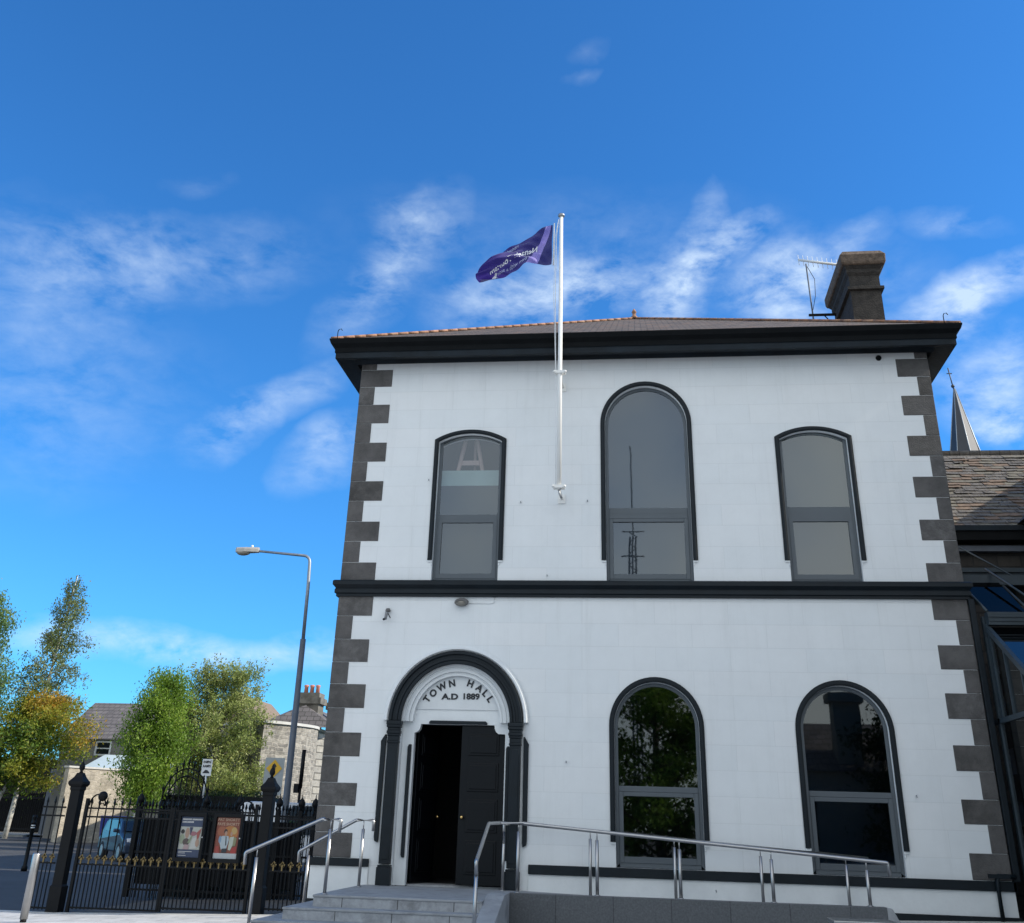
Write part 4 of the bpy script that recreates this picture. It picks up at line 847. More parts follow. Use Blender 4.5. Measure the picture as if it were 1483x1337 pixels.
# ------------------------------------------------------------------ vehicles
def car(name, label, cat, loc, rz, paint, L_=4.0, Wd=1.75, H=1.48, van=False):
    t = thing(name, label, cat, loc)
    hw = Wd/2
    if van: prof = [(-L_/2, .35), (-L_/2, 1.05), (-L_/2+.1, H-.15), (-L_/2+.3, H), (L_*.12, H), (L_*.28, H-.25), (L_*.38, 1.12), (L_*.48, .95), (L_/2, .75), (L_/2, .3)]
    else: prof = [(-L_/2, .32), (-L_/2, .75), (-L_/2+.15, 1.0), (-L_/2+.45, H-.06), (-L_/2+.9, H), (L_*.05, H), (L_*.17, H-.12), (L_*.30, .98), (L_*.46, .78), (L_/2, .62), (L_/2, .28)]
    secs = []
    for k, ins in ((-1, .10), (-.93, .02), (0, 0), (.93, .02), (1, .10)):
        secs.append([(x*(1-.0), k*hw*(1 if z < .95 else (1-.16*(z-.95)/.55)), z-ins*(.5 if z > .5 else -.2)) for x, z in prof])
    b = MB(); b.loft(secs); bd = b.build('body', paint, t, bevel=.05)
    bd.location = (0, 0, 0)
    o = t.location.copy()
    def part(b_, n, m, par=t, bev=0):
        off = Vector(o)
        b_.v = [tuple(Vector(v)+off) for v in b_.v]; return b_.build(n, m, par, bevel=bev)
    bd.data.transform(Matrix.Translation(o))
    g = MB(); zt = H-.1; zl = 1.0 if not van else 1.15
    gx0 = -L_/2+(.62 if not van else 1.6); gx1 = L_*.08; gx2 = L_*.25
    for s in (-1, 1):
        y = s*hw*.965; yt = s*hw*.90
        g.add([(gx0, y, zl), (gx2, y, zl), (gx1, yt, zt), (gx0+.2, yt, zt)], [(0, 1, 2, 3)])
    g.add([(L_*.185, -hw*.8, H-.13), (L_*.185, hw*.8, H-.13), (L_*.30, hw*.86, 1.02), (L_*.30, -hw*.86, 1.02)], [(0, 1, 2, 3)]); g.v = [(x+.015*(1 if abs(x) > L_*.18 else 0), y*1.0, z) for x, y, z in g.v]
    if not van: g.add([(-L_/2+.155, -hw*.8, 1.03), (-L_/2+.155, hw*.8, 1.03), (-L_/2+.42, hw*.76, H-.1), (-L_/2+.42, -hw*.76, H-.1)], [(0, 1, 2, 3)])
    part(g, 'windows', M['carglass'])
    for x in (-L_*.31, L_*.32):
        for s in (-1, 1):
            w_ = MB(); w_.tube([(x, s*(hw-.20), .31), (x, s*(hw+.005), .31)], .31, 20); wh = part(w_, 'wheel', M['tyre'])
            w_ = MB(); w_.tube([(x, s*(hw+.004), .31), (x, s*(hw+.018), .31)], .20, 14); part(w_, 'rim', M['hub'], wh)
    for s in (-1, 1):
        l = MB(); l.obox((L_*.47, s*hw*.72, .72), (.18, .32, .14)); part(l, 'headlight', M['lightlens'], bev=.03)
        l = MB(); l.obox((-L_*.49, s*hw*.85, .9), (.08, .16, .3)); part(l, 'tail_light', M['redlens'], bev=.02)
        l = MB(); l.obox((L_*.17, s*(hw+.06), 1.02), (.12, .18, .12)); part(l, 'mirror', paint, bev=.03)
    # part() baked the root offset in; MB.build took it off again, so rotate the root only
    t.rotation_euler = (0, 0, rz); return t
car('parked_car', 'pale blue hatchback on the road, seen through the iron gates', 'car', (-19.6, 22.6, 0), math.radians(-50), M['carblue'])
car('parked_van', 'white van parked beyond the fence at the town hall corner', 'van', (-11.4, 17.6, 0), math.radians(20), M['vanwhite'], 4.6, 1.85, 2.1, True)

# ------------------------------------------------------------------ right hand side: slate roofed hall, glazed porch, spire
t = thing('slate_roofed_hall', 'old dark hall with a mossy slate roof to the right of the town hall', 'building', (12, 6, 0))
import mathutils
ex, ez, ry, rz_ = 4, 7.99, 8, 10.93
def slateplane(x0, x1, ye, ze, yr, zr):
    b = MB(); b.add([(x0, ye, ze), (x1, ye, ze), (x1, yr, zr), (x0, yr, zr)], [(0, 1, 2, 3)]); return b
b = slateplane(5.95, 30, ex-.25, ez-.18, ry, rz_); b.add([(5.95, ry, rz_), (30, ry, rz_), (30, 12.2, 8), (5.95, 12.2, 8)], [(0, 1, 2, 3)])
sl = b.build('roof', M['slateold'], t)
# individual lifted slates with ragged lower edges
b = MB(); r2 = random.Random(3)
d = Vector((0, ry-ex+.25, rz_-ez+.18)); LEN = d.length; d.normalize(); nrm = Vector((0, -d.z, d.y))
rows = int(LEN/.21)
for r_ in range(rows):
    x = 5.97+r2.random()*.2
    while x < 11.6:
        w_ = r2.uniform(.22, .42); s0 = r_*.21-r2.uniform(0, .02); lift = r2.uniform(.014, .032)+(r2.random() < .12)*.02
        p = Vector((0, ex-.25, ez-.18))+d*s0; q = Vector((0, ex-.25, ez-.18))+d*(s0+.30)
        tl_ = r2.uniform(-.02, .02)
        vs = [Vector((x+.004, p.y, p.z+tl_*.5))+nrm*(lift+.012), Vector((x+w_-.004, p.y, p.z-tl_*.5))+nrm*(lift+.012), Vector((x+w_-.004, q.y, q.z))+nrm*.004, Vector((x+.004, q.y, q.z))+nrm*.004]
        if r_*.21+.3 < LEN:
            vs += [vs[0]-nrm*.014, vs[1]-nrm*.014]; b.add(vs, [(0, 1, 2, 3), (4, 5, 1, 0)], mi=r2.choice((0, 0, 0, 1, 2)))
        x += w_
b.build('slate_courses', [M['slateold'], mat('lichen_slate', (.155, .14, .11), .95, var=.4, vscale=9, bump=.6, bscale=40), mat('rust_slate', (.17, .12, .085), .95, var=.5, vscale=9)], sl, fixn=False)
b = MB(); b.tube([(5.95, ry, rz_+.02), (30, ry, rz_+.02)], .09, 8); b.build('ridge_tiles', M['slateold'], sl)
b = MB(); b.box(5.9, 30, 4.0, 4.3, 0, 7.85); b.build('wall', M['darkwall'], t)
b = MB(); b.box(5.9, 30, 3.6, 4.0, 7.50, 7.72); b.build('soffit', M['soffit'], t)
b = MB(); b.box(5.9, 30, 3.55, 3.72, 7.70, 7.81); b.build('gutter', M['navydull'], t)
b = MB(); b.box(5.9, 30, 3.80, 3.95, 7.30, 7.42); b.build('moulding', M['lampbase'], t)
# forward gabled wing (casts the slanting shadow on the slates)
b = MB(); b.add([(8.25, .8, 7.9), (8.25, 5, 7.9), (12.6, 9, 11.9), (12.6, .8, 11.9), (17, .8, 7.9), (17, 5, 7.9)], [(0, 1, 2, 3), (3, 2, 5, 4)]); b.add([(9.4, -9.5, 8.6), (9.4, .8, 8.6), (12.6, .8, 13.1), (12.6, -9.5, 13.1), (16, -9.5, 8.6), (16, .8, 8.6)], [(0, 1, 2, 3), (3, 2, 5, 4)]); b.add([(9.4, -9.45, 8.6), (12.6, -9.45, 12.9), (16, -9.45, 8.6)], [(0, 1, 2)]); b.add([(9.4, .79, 8.6), (12.6, .79, 12.9), (16, .79, 8.6)], [(0, 1, 2)]); b.build('wing_roof', M['spire'], t)  # taller unseen front block added to keep the steps in shade
b = MB(); b.box(8.6, 16.7, .9, 4, 0, 7.95); b.box(9.6, 15.8, -9.3, .85, 0, 8.65); b.build('wing_wall', M['darkwall'], t)

GX = 6.02
t = thing('glazed_porch', 'dark steel framed glass lean-to against the right side of the town hall', 'porch', (7, 0, 0))
b = MB()
# upper roof frame and beam
b.box(GX, 9.5, -.28, -.10, 5.02, 5.24); b.box(GX, 9.5, -.30, -.282, 5.08, 5.11); b.box(GX, 9.5, -.30, -.282, 5.15, 5.18)
b.box(GX, 9.5, 1.0, 1.12, 5.98, 6.16); b.box(GX, 9.5, 3.2, 3.9, 6.55, 6.80); b.box(GX, 9.5, 3.15, 3.198, 6.60, 6.64); b.box(GX, 9.5, 3.15, 3.198, 6.70, 6.74)
for x in (GX+.03, 6.78, 7.6): b.tube([(x, -.2, 5.26), (x, 1.05, 6.0)], .03, 4)
b.tube([(6.55, 1.1, 6.3), (6.9, -.4, 5.32)], .022, 8)
b.tube([(6.6, 3.1, 7.3), (7.6, 2.0, 6.2)], .018, 6)
b.build('roof_beams', M['porchframe'], t)
b = MB(); b.add([(GX+.04, -.18, 5.25), (6.72, -.18, 5.25), (6.72, 1.0, 6.02), (GX+.04, 1.0, 6.02)], [(0, 1, 2, 3)]); b.build('roof_glass', M['glassroof'], t, fixn=False)
# left glazed wall: sloping top rail, transom, mullions
b = MB(); sy0, sz0, sy1, sz1 = -.12, 5.0, -4.2, 2.46
def sec(y): return sz0+(sz1-sz0)*(y-sy0)/(sy1-sy0)
b.loft([[(GX-.035, y, sec(y)-.06), (GX+.035, y, sec(y)-.06), (GX+.035, y, sec(y)+.06), (GX-.035, y, sec(y)+.06)] for y in (sy0, sy1)])
b.box(GX-.03, GX+.03, -4.2, .6, 3.42, 3.50)
for y in (-.22, -.82, -1.5, -2.2): b.box(GX-.025, GX+.025, y-.03, y+.03, 3.5 if sec(y) > 3.6 else 1.0, sec(y)-.05)
b.box(GX-.03, GX+.03, -.05, .05, .5, 5.2); b.box(GX-.03, GX+.03, -4.2, 0, .95, 1.05)
b.build('side_frame', M['porchframe'], t)
def recess_glass(name, pts, m, x): 
    b = MB(); b.add([(x, y, z) for y, z in pts], [tuple(range(len(pts)))]); return b.build(name, m, t, fixn=False)
recess_glass('side_glass', [(-.1, 3.5), (-2.2, 3.5), (-.12, 4.95)], M['glasslo'], GX+.005)
recess_glass('side_glass', [(-.05, 1.05), (-4.1, 1.05), (-4.1, 2.5), (-2.55, 3.42), (-.05, 3.42)], M['glasslo'], GX+.005)
b = MB(); b.add([(GX+.03, -.15, 5.0), (9.5, -.15, 5.0), (9.5, -4.2, 2.44), (GX+.03, -4.2, 2.44)], [(0, 1, 2, 3)]); b.build('lower_roof_glass', M['glassroof'], t, fixn=False)
b = MB(); b.box(GX+.1, 8.55, 2.6, 2.7, 0, 5.9); b.box(8.45, 8.55, -4.2, 2.6, 0, 5.0); b.build('inner_wall', M['darkwall'], t)
b = MB(); b.box(GX-.02, 8.5, -4.3, -.08, .2, .95); b.build('base_wall', M['navy'], t)

t = thing('church', 'distant church with a slender grey slate spire behind the right hand roof', 'church', (38.5, 100, 0))
b = MB(); cx_, cy_ = 37.95, 100
b.lathe(cx_+.1, cy_, [(3.1, 36), (2.5, 38.0), (1.55, 43.0), (.5, 48.3), (.10, 50.3)], 8, smooth=False); sp_ = b.build('spire', M['spire'], t)
b = MB()
for j in range(8):
    a = 2*PI*j/8; b.tube([(cx_+.1+1.0*3.1*math.cos(a), cy_+3.1*math.sin(a), 36), (cx_+.1+1.55*math.cos(a), cy_+1.55*math.sin(a), 43), (cx_+.1+.1*math.cos(a), cy_+.1*math.sin(a), 50.2)], .06, 5)
b.build('lead_rolls', M['spireedge'], sp_)
b = MB(); b.tube([(cx_, cy_, 50.2), (cx_-.25, cy_, 53.0)], .07, 6); b.sphere((cx_-.03, cy_, 50.6), .22, 10, 6); b.box(cx_-.5, cx_+.1, cy_-.04, cy_+.04, 52.2, 52.3); b.build('cross', M['spire'], sp_)
b = MB(); b.box(cx_-3, cx_+3.2, 97, 103, 0, 36); b.build('tower', M['rubble'], t)

t = thing('rear_shade_mass', 'unseen stone hall added behind the town hall to shade the road', 'building', (0, 20, 0))  # unseen mass added behind the facade so its shadow darkens the road
b = MB(); b.box(-6.6, 6, 13.5, 34, 0, 12.5); b.build('wall', M['rubble'], t)
b = MB(); b.add([(-6.9, 13.4, 12.5), (-6.9, 34.2, 12.5), (6.3, 34.2, 12.5), (6.3, 13.4, 12.5), (-.3, 13.4, 16.2), (-.3, 34.2, 16.2)], [(0, 1, 5, 4), (3, 4, 5, 2), (0, 4, 3), (1, 2, 5)]); b.build('roof', M['slatefar'], t)

# ------------------------------------------------------------------ far left buildings
def runwall(p, q, h, th, z0=0, o=0):
    d = Vector((q[0]-p[0], q[1]-p[1], 0)).normalized(); n = Vector((-d.y, d.x, 0)); b = MB(); P_ = Vector((*p, 0))-d*o-n*o; Q_ = Vector((*q, 0))+d*o-n*o
    b.loft([[tuple(v+Vector((0, 0, z0))), tuple(v+n*(th+2*o)+Vector((0, 0, z0))), tuple(v+n*(th+2*o)+Vector((0, 0, h))), tuple(v+Vector((0, 0, h)))] for v in (P_, Q_)]); return b
# curved stone building
t = thing('stone_building', 'grey rubble stone building with a rounded corner and red chimney pots', 'building', (-20, 40, 0))
pl = [(-24.5, 41.0), (-20.45, 37.8), (-19.6, 38.9), (-19.15, 39.6), (-18.85, 40.2), (-18.66, 40.8), (-18.60, 41.4), (-18.68, 42.0), (-18.9, 42.5), (-19.1, 52), (-24.5, 52)]
b = MB(); b.loft([[(x, y, z) for x, y in pl] for z in (0, 6.22)]); b.build('wall', M['rubblerot'], t)
b = MB(); b.loft([[(-21.5+(x+21.5)*1.03, 43+(y-43)*1.03, z) for x, y in pl] for z in (6.221, 6.36)]); b.build('coping', M['kerb'], t)
runwall((-18.95, 41.9), (-15.6, 47.5), 6.05, .5).build('ashlar_wall', M['ashlarrot'], t)
b = MB(); b.add([(-22.6, 42.2, 6.37), (-17.75, 42.2, 6.37), (-19.9, 43.0, 7.65), (-20.9, 43.2, 7.35), (-22.6, 50, 6.37), (-17.75, 50, 6.37), (-20.2, 50, 7.7)], [(0, 1, 2, 3), (1, 5, 6, 2), (0, 3, 6, 4)]); b.build('roof', M['slatefar'], t)
b = MB(); b.box(-20.55, -19.2, 43.2, 44.3, 6.3, 7.75); b.box(-20.7, -19.05, 43.05, 44.45, 7.75, 8.1); b.box(-20.55, -19.2, 43.2, 44.3, 8.1, 8.38)
ch2 = b.build('chimney', M['soot'], t)
b = MB(); b.box(-19.0, -18.5, 44.5, 45.4, 6.3, 7.55); b.box(-19.1, -18.35, 44.4, 45.5, 7.55, 7.95); b.build('chimney', M['soot'], t)
for i in range(3):
    x = -20.2+i*.36; b = MB(); b.lathe(x, 43.7, [(.13, 8.38), (.11, 8.72), (.14, 8.76), (.14, 8.84), (.09, 8.86)], 12); b.build('chimney_pot', M['pot'], ch2)
# gabled house behind the pale tree
t = thing('gabled_house', 'small brown gabled house peeping over the pale tree', 'house', (-27, 52, 0))
b = MB(); b.box(-28.5, -24.9, 50, 56, 0, 7.2); b.build('wall', M['housewall'], t)
b = MB(); b.add([(-28.8, 49.8, 7.1), (-24.6, 49.8, 7.1), (-26.6, 49.8, 8.9), (-28.8, 56, 7.1), (-24.6, 56, 7.1), (-26.6, 56, 8.9)], [(0, 1, 2), (0, 2, 5, 3), (1, 4, 5, 2)]); b.build('roof', mat('brown_roof', (.22, .16, .11), .9, var=.2), t)
# terrace with dark slate roof on the left
t = thing('terraced_house', 'long low house with a dark slate roof and white window, beyond the autumn tree', 'house', (-38, 52, 0))
b = MB(); b.box(-38.6, -32.0, 50, 56, 0, 6.0); b.build('wall', M['housewall'], t)
b = MB(); b.add([(-38.9, 49.7, 5.95), (-31.8, 49.7, 5.95), (-31.8, 54, 8.6), (-38.9, 54, 8.6), (-31.8, 58, 5.95), (-38.9, 58, 5.95)], [(0, 1, 2, 3), (3, 2, 4, 5)]); b.build('roof', M['slatefar'], t)
for x in (-35.6, -33.2):
    b = MB(); b.band([(x-.55, 4.95), (x-.55, 5.85), (x+.55, 5.85), (x+.55, 4.95)], [(x-.45, 5.05), (x-.45, 5.75), (x+.45, 5.75), (x+.45, 5.05)], 49.93, 49.99, closed=True); wn = b.build('window', M['signwhite'], t)
    b = MB(); b.box(x-.45, x+.45, 49.97, 49.985, 5.05, 5.75); b.build('pane', M['carglass'], wn); b = MB(); b.box(x-.45, x+.45, 49.93, 49.965, 5.37, 5.43); b.build('glazing_bar', M['signwhite'], wn)
t = thing('shed', 'long shed with a pale blue sheet roof behind the limestone wall', 'shed', (-34, 47.5, 0))
b = MB(); b.add([(-35.2, 46.9, 4.1), (-29.5, 46.9, 4.1), (-29.5, 49.6, 5.0), (-35.2, 49.6, 5.0)], [(0, 1, 2, 3)]); b.build('roof', M['shedroof'], t)
b = MB(); b.box(-35.1, -29.6, 47.1, 49.5, 0, 4.0); b.build('wall', M['housewall'], t)
t = thing('limestone_wall', 'pale sunlit limestone boundary wall behind the gates', 'wall', (-32, 46, 0))
runwall((-33.35, 42), (-30.6, 46.5), 3.9, .45).build('wall_face', M['rubblewarm'], t)
runwall((-33.35, 42), (-30.6, 46.5), 4.0, .45, 3.901, .06).build('coping', M['kerb'], t)
t = thing('limestone_wall', 'lower pale wall behind the ramps sign, between the two middle trees and the stone building', 'wall', (-25, 44, 0))
runwall((-25.6, 39.5), (-22.0, 43.5), 3.6, .4).build('wall_face', M['rubblewarm'], t)
# dark entrance with railings, far left
t = thing('dark_boundary_wall', 'dark shaded stone wall with a stone gate pier at the far left', 'wall', (-45, 58, 0))
b = MB(); b.box(-62, -41.2, 60.5, 61, 0, 3.4); b.build('wall_face', M['darkwall'], t)
b = MB(); b.box(-42.6, -41.0, 56.5, 58, 0, 4.3); b.build('gate_pier', M['lampbase'], t, bevel=.05)
t = thing('far_railing', 'dark railing along the far pavement behind the leaning tree', 'railing', (-45, 57, 0))
b = MB()
for i in range(90): x = -57+i*.165; b.tube([(x, 58.4, .1), (x, 58.4, 2.6)], .03, 4, smooth=False); b.lathe(x, 58.4, [(.03, 2.6), (.07, 2.7), (.01, 2.9)], 4, smooth=False)
b.build('bars', M['iron'], t, fixn=False)
b = MB(); b.box(-57.1, -42.5, 58.35, 58.45, 2.35, 2.45); b.box(-57.1, -42.5, 58.35, 58.45, .3, .4); b.build('cross_rails', M['iron'], t)
def binn(x, label):
    t = thing('wheelie_bin', label, 'bin', (x, 40, 0), 'blue bins by the limestone wall')
    b = MB(); b.loft([[(x-w_*.7, 40-w_*.7, z), (x+w_*.7, 40-w_*.7, z), (x+w_*.7, 40+w_*.7, z), (x-w_*.7, 40+w_*.7, z)] for w_, z in ((.42, .1), (.55, 1.35))]); b.build('body', M['binblue'], t, bevel=.03)
    b = MB(); b.box(x-.42, x+.42, 39.58, 40.42, 1.35, 1.45); b.build('lid', M['binblue'], t, bevel=.04)
    b = MB(); b.tube([(x-.28, 40.3, .1), (x+.28, 40.3, .1)], .1, 10); b.build('wheel', M['tyre'], t)
binn(-29.3, 'blue wheelie bin nearer the autumn tree'); binn(-28.4, 'blue wheelie bin nearer the bright green birch')

# ------------------------------------------------------------------ trees
def leaves_obj(name, P, size, m, parent, droop=0., off=None, tone=None, asp=2.2):
    n = len(P); P = np.asarray(P)
    d = rng.normal(size=(n, 3)); d[:, 2] -= droop; d /= np.linalg.norm(d, axis=1)[:, None]
    e = rng.normal(size=(n, 3)); e -= (e*d).sum(1)[:, None]*d; e /= np.linalg.norm(e, axis=1)[:, None]
    L_ = size*rng.uniform(.6, 1.3, n)[:, None]
    a = P-d*L_/2; c = P+d*L_/2; s = e*L_/asp
    V = np.stack([a, P+s*.5-d*L_*.05, c, P-s*.5-d*L_*.05], 1).reshape(-1, 3)-np.array(parent.location)
    me = bpy.data.meshes.new(name); me.vertices.add(4*n); me.vertices.foreach_set('co', V.astype(np.float32).ravel())
    me.loops.add(4*n); me.loops.foreach_set('vertex_index', np.arange(4*n, dtype=np.int32)); me.polygons.add(n); me.polygons.foreach_set('loop_start', np.arange(0, 4*n, 4, dtype=np.int32)); me.polygons.foreach_set('loop_total', np.full(n, 4, dtype=np.int32))
    me.update(calc_edges=True); me.materials.append(m)
    at = me.attributes.new('tone', 'FLOAT', 'FACE')
    tn = rng.uniform(0, 1, n) if tone is None else np.clip(tone+rng.normal(0, .16, n), 0, 1)
    at.data.foreach_set('value', tn.astype(np.float32))
    o = bpy.data.objects.new(name, me); COL.objects.link(o); o.parent = parent; return o
def tree(name, label, base, top, z0, z1, rad, prof, nb, nl, lsize, leafm, barkm, lean=(0, 0), droop=0, tr=.12, seed=1, upsweep=.5, hang=0, tonef=None, spread=.22, kmin=4):
    """tapered trunk, limbs reaching out to an uneven crown outline, twigs and leaves along them"""
    R = random.Random(seed); t = thing(name, label, 'tree', (base[0], base[1], 0))
    bx, by = base; H = top
    def trunk(z): f = z/H; return Vector((bx+lean[0]*f+.12*math.sin(3*f+seed), by+lean[1]*f+.1*math.sin(4*f+seed*2), z))
    b = MB(); b.tube([trunk(H*i/10) for i in range(11)], [tr*(1-.92*i/10)+.012 for i in range(11)], 8)
    b.build('trunk', barkm, t, fixn=False)
    b = MB()
    P = []
    for i in range(nb):
        f = (i+R.random())/nb; zs = z0-.25*(z1-z0)*(1-f)*upsweep+f*(z1-z0)*.85
        zs = max(zs, z0*.45 if z0 < H*.5 else z0*.8); zs = min(zs, H*.96)
        a = i*2.399+R.uniform(-.4, .4)
        ft = min(1, max(0, f+R.uniform(-.08, .12))); zt = z0+(z1-z0)*ft
        rr = rad*prof(ft)*R.uniform(.62, 1.12)
        c0 = trunk(min(zt, H)); e = Vector((c0.x+rr*math.cos(a), c0.y+rr*math.sin(a), zt-droop*rr*.5)); s = trunk(zs)
        m_ = s.lerp(e, .5)+Vector((0, 0, .12*rr*(1+droop)))
        pts = [s, s.lerp(m_, .6), m_, m_.lerp(e, .6)+Vector((0, 0, -.02*rr)), e]; rb = max(.012, tr*.32*(1-f*.6))
        b.tube(pts, [rb, rb*.8, rb*.6, rb*.4, rb*.15], 5, cap=False)
        ntw = max(kmin, int(5+rr*2.6))
        for k in range(ntw):
            u = .25+.75*(k+R.random())/ntw; q = pts[2].lerp(e, (u-.5)*2) if u > .5 else s.lerp(pts[2], u*2)
            dv = Vector((R.gauss(0, 1), R.gauss(0, 1), R.gauss((.25 if upsweep < 1 else 1.1) if not hang else -.2, .7)))+(e-s).normalized()*(.9 if upsweep > 1 else 0); dv.normalize(); ln = R.uniform(.35, .9)*min(1, .45+rr*.28)*(1.35 if upsweep > 1 else 1)
            e2 = q+dv*ln
            b.tube([q, e2], [rb*.22+.003, .004], 4, cap=False)
            if hang:
                for h_ in range(2):
                    st_ = q.lerp(e2, R.random()); hl = R.uniform(.4, 1.)*hang
                    for z_ in range(int(9*hl/.9)+2): P.append((st_.x+R.gauss(0, .05), st_.y+R.gauss(0, .05), st_.z-hl*z_/(int(9*hl/.9)+2)))
            P.append(tuple(e2))
            for z_ in range(5 if upsweep < 1 else 12): v = q.lerp(e2, R.random()); P.append((v.x, v.y, v.z))
    b.build('branches', M['twig'], t, fixn=False)
    P = np.array(P); idx = rng.integers(0, len(P), nl); Q = P[idx]+rng.normal(0, spread, (nl, 3))*np.array([1, 1, .8])
    tone = None if tonef is None else tonef(Q)
    leaves_obj('crown', Q, lsize, leafm, t, droop=1.2 if hang else .3, tone=tone, asp=2.2)
    return t
def pr_birch(f): return (.35+1.1*f if f < .25 else 1.0-.78*((f-.25)/.75)**1.1)*(1-.0*f)
def pr_round(f): return max(.15, math.sqrt(max(0, 1-(2*f-.85)**2/1.35)))
def pr_fan(f): return .88+.12*math.sin(PI*f*1.6) if f < .6 else .88-(f-.6)*.95
def clump(sc, amp=.5, base=.4):
    ph = rng.uniform(0, 6, 6)
    return lambda Q: base+amp*.5*(np.sin(Q[:, 0]*sc+ph[0])*np.sin(Q[:, 2]*sc*1.2+ph[1])+np.sin(Q[:, 1]*sc*1.3+ph[2]+Q[:, 0])*.5)
tree('birch_tree', 'green birch cut by the left edge of the photo, above the autumn tree', (-40.5, 41), 14.6, 5.2, 14.6, 3.3, pr_birch, 66, 30000, .17, M['leaf_left'], M['bark_white'], droop=.5, hang=.9, seed=5, tr=.16, tonef=clump(1.6))
tree('birch_tree', 'tall slender birch with white trunk rising behind the autumn tree', (-38.8, 46), 15.9, 6.6, 15.9, 2.8, pr_birch, 54, 12500, .17, M['leaf_birch'], M['bark_white'], lean=(1.2, 0), droop=.7, hang=1.1, seed=9, tr=.15, tonef=clump(1.4), spread=.16)
tree('maple_tree', 'round maple turning orange and yellow on a leaning pale trunk', (-39.6, 44.5), 7.4, 3.0, 8.0, 3.9, pr_round, 60, 30000, .19, M['leaf_autumn'], M['bark_white'], lean=(2.8, 0), seed=3, tr=.14, tonef=lambda Q: .18+.09*(Q[:, 2]-5.2)+.06*(Q[:, 0]+38)+.35*np.sin(Q[:, 0]*1.1+1)*np.sin(Q[:, 2]*1.4), spread=.28)
tree('birch_tree', 'bright green bushy birch right of the slate roofed terrace', (-23.3, 30), 7.95, 2.5, 7.95, 1.5, lambda f: .75+.35*math.sin(PI*min(1, f*1.1)) if f < .7 else 1.05-(f-.7)*1.9, 70, 34000, .13, M['leaf_willow'], M['bark_white'], lean=(.5, 0), droop=.4, hang=.75, seed=12, tr=.09, tonef=clump(2.2), spread=.17)
tree('field_maple_tree', 'broad pale olive tree with a loose feathery top behind the ramps sign', (-22.2, 36), 8.0, 2.6, 8.6, 3.0, pr_fan, 90, 46000, .14, M['leaf_round'], M['bark'], seed=21, tr=.13, tonef=clump(1.8), spread=.12, upsweep=1.4)
tree('small_tree', 'sparse small tree top beside the stone chimney', (-17.2, 60), 8.6, 6, 9.2, 1.2, pr_round, 20, 1800, .16, M['leaf_left'], M['bark'], seed=31, tr=.1)
# dark hedge behind the gates
def hedge(label, x0, x1, y0, y1, h, n):
    t = thing('hedge', label, 'hedge', ((x0+x1)/2, (y0+y1)/2, 0))
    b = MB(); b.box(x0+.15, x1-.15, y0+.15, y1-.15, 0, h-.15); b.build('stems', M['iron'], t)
    Q = np.stack([rng.uniform(x0, x1, n), rng.uniform(y0, y1, n), h*np.sqrt(rng.uniform(0, 1, n))], 1); Q[:, 2] += .12*np.sin(Q[:, 0]*3)
    leaves_obj('foliage', Q, .10, M['leaf_dark'], t)
hedge('dark clipped hedge behind the poster cases', -10.9, -7.9, 5.2, 6.4, 1.45, 9000)
hedge('dark hedge behind the far railing', -58, -39.5, 59.2, 60.6, 5.2, 16000)
hedge('dark shrubbery under the bright green birch', -22.8, -17.5, 31.2, 34, 2.6, 12000)

# ------------------------------------------------------------------ across the plaza, behind the viewer: what the lower windows mirror
tree('lime_tree', 'big lime tree across the plaza, mirrored in the middle ground floor window', (.6, -31), 10.2, .8, 10.6, 4.4, pr_round, 50, 26000, .24, M['leaf_refl'], M['bark'], seed=41, tr=.25, tonef=clump(1.1, .8, .4), spread=.34)
tree('lime_tree', 'second lime tree across the plaza, mirrored beside the chimney house', (12.2, -30), 9.6, .8, 9.8, 3.0, pr_round, 50, 16000, .28, M['leaf_dark'], M['bark'], seed=43, tr=.25, spread=.34)
t = thing('facing_house', 'white house with a chimney across the plaza, mirrored in the right window', 'house', (9, -32, 0))
b = MB(); b.box(5.8, 16, -40, -32, 0, 4.3); b.build('wall', M['housewall'], t)
b = MB(); b.add([(5.5, -31.7, 4.2), (16.3, -31.7, 4.2), (16.3, -36, 6.6), (5.5, -36, 6.6), (16.3, -40.3, 4.2), (5.5, -40.3, 4.2)], [(0, 1, 2, 3), (3, 2, 4, 5)]); b.build('roof', M['slatefar'], t)
b = MB(); b.box(8.7, 9.9, -33.5, -32.3, 4.2, 7.2); b.box(8.5, 10.1, -33.7, -32.1, 7.2, 7.6); b.build('chimney', M['housewall'], t)
for x in (7, 11, 14):
    b = MB(); b.box(x-.5, x+.5, -31.99, -31.95, 1.2, 2.9); b.build('window', M['carglass'], t)

MX = -.5
t = thing('radio_mast', 'thin lattice radio mast far across the plaza, mirrored in the middle upper window', 'mast', (MX, -50, 0))
b = MB()
for dx, dy in ((-.3, 0), (.3, 0), (0, .45)): b.tube([(MX+dx, -50+dy, 0), (MX+dx*.8, -50+dy, 19.5)], .07, 5)
for k in range(26): z = .6+k*.74; b.tube([(MX-.3, -50, z), (MX+.3, -50, z+.37), (MX-.3, -50, z+.74)], .035, 4)
b.tube([(MX, -50, 19.5), (MX-.05, -50, 26)], .05, 5); b.build('lattice', M['lampbase'], t)
b = MB()
for z, w_ in ((19.9, .8), (18.2, .8), (15.6, 2.2), (15.0, 1.4)): b.tube([(MX-w_, -50, z), (MX+w_, -50, z)], .05, 5)
b.build('cross_arms', M['lampbase'], t)
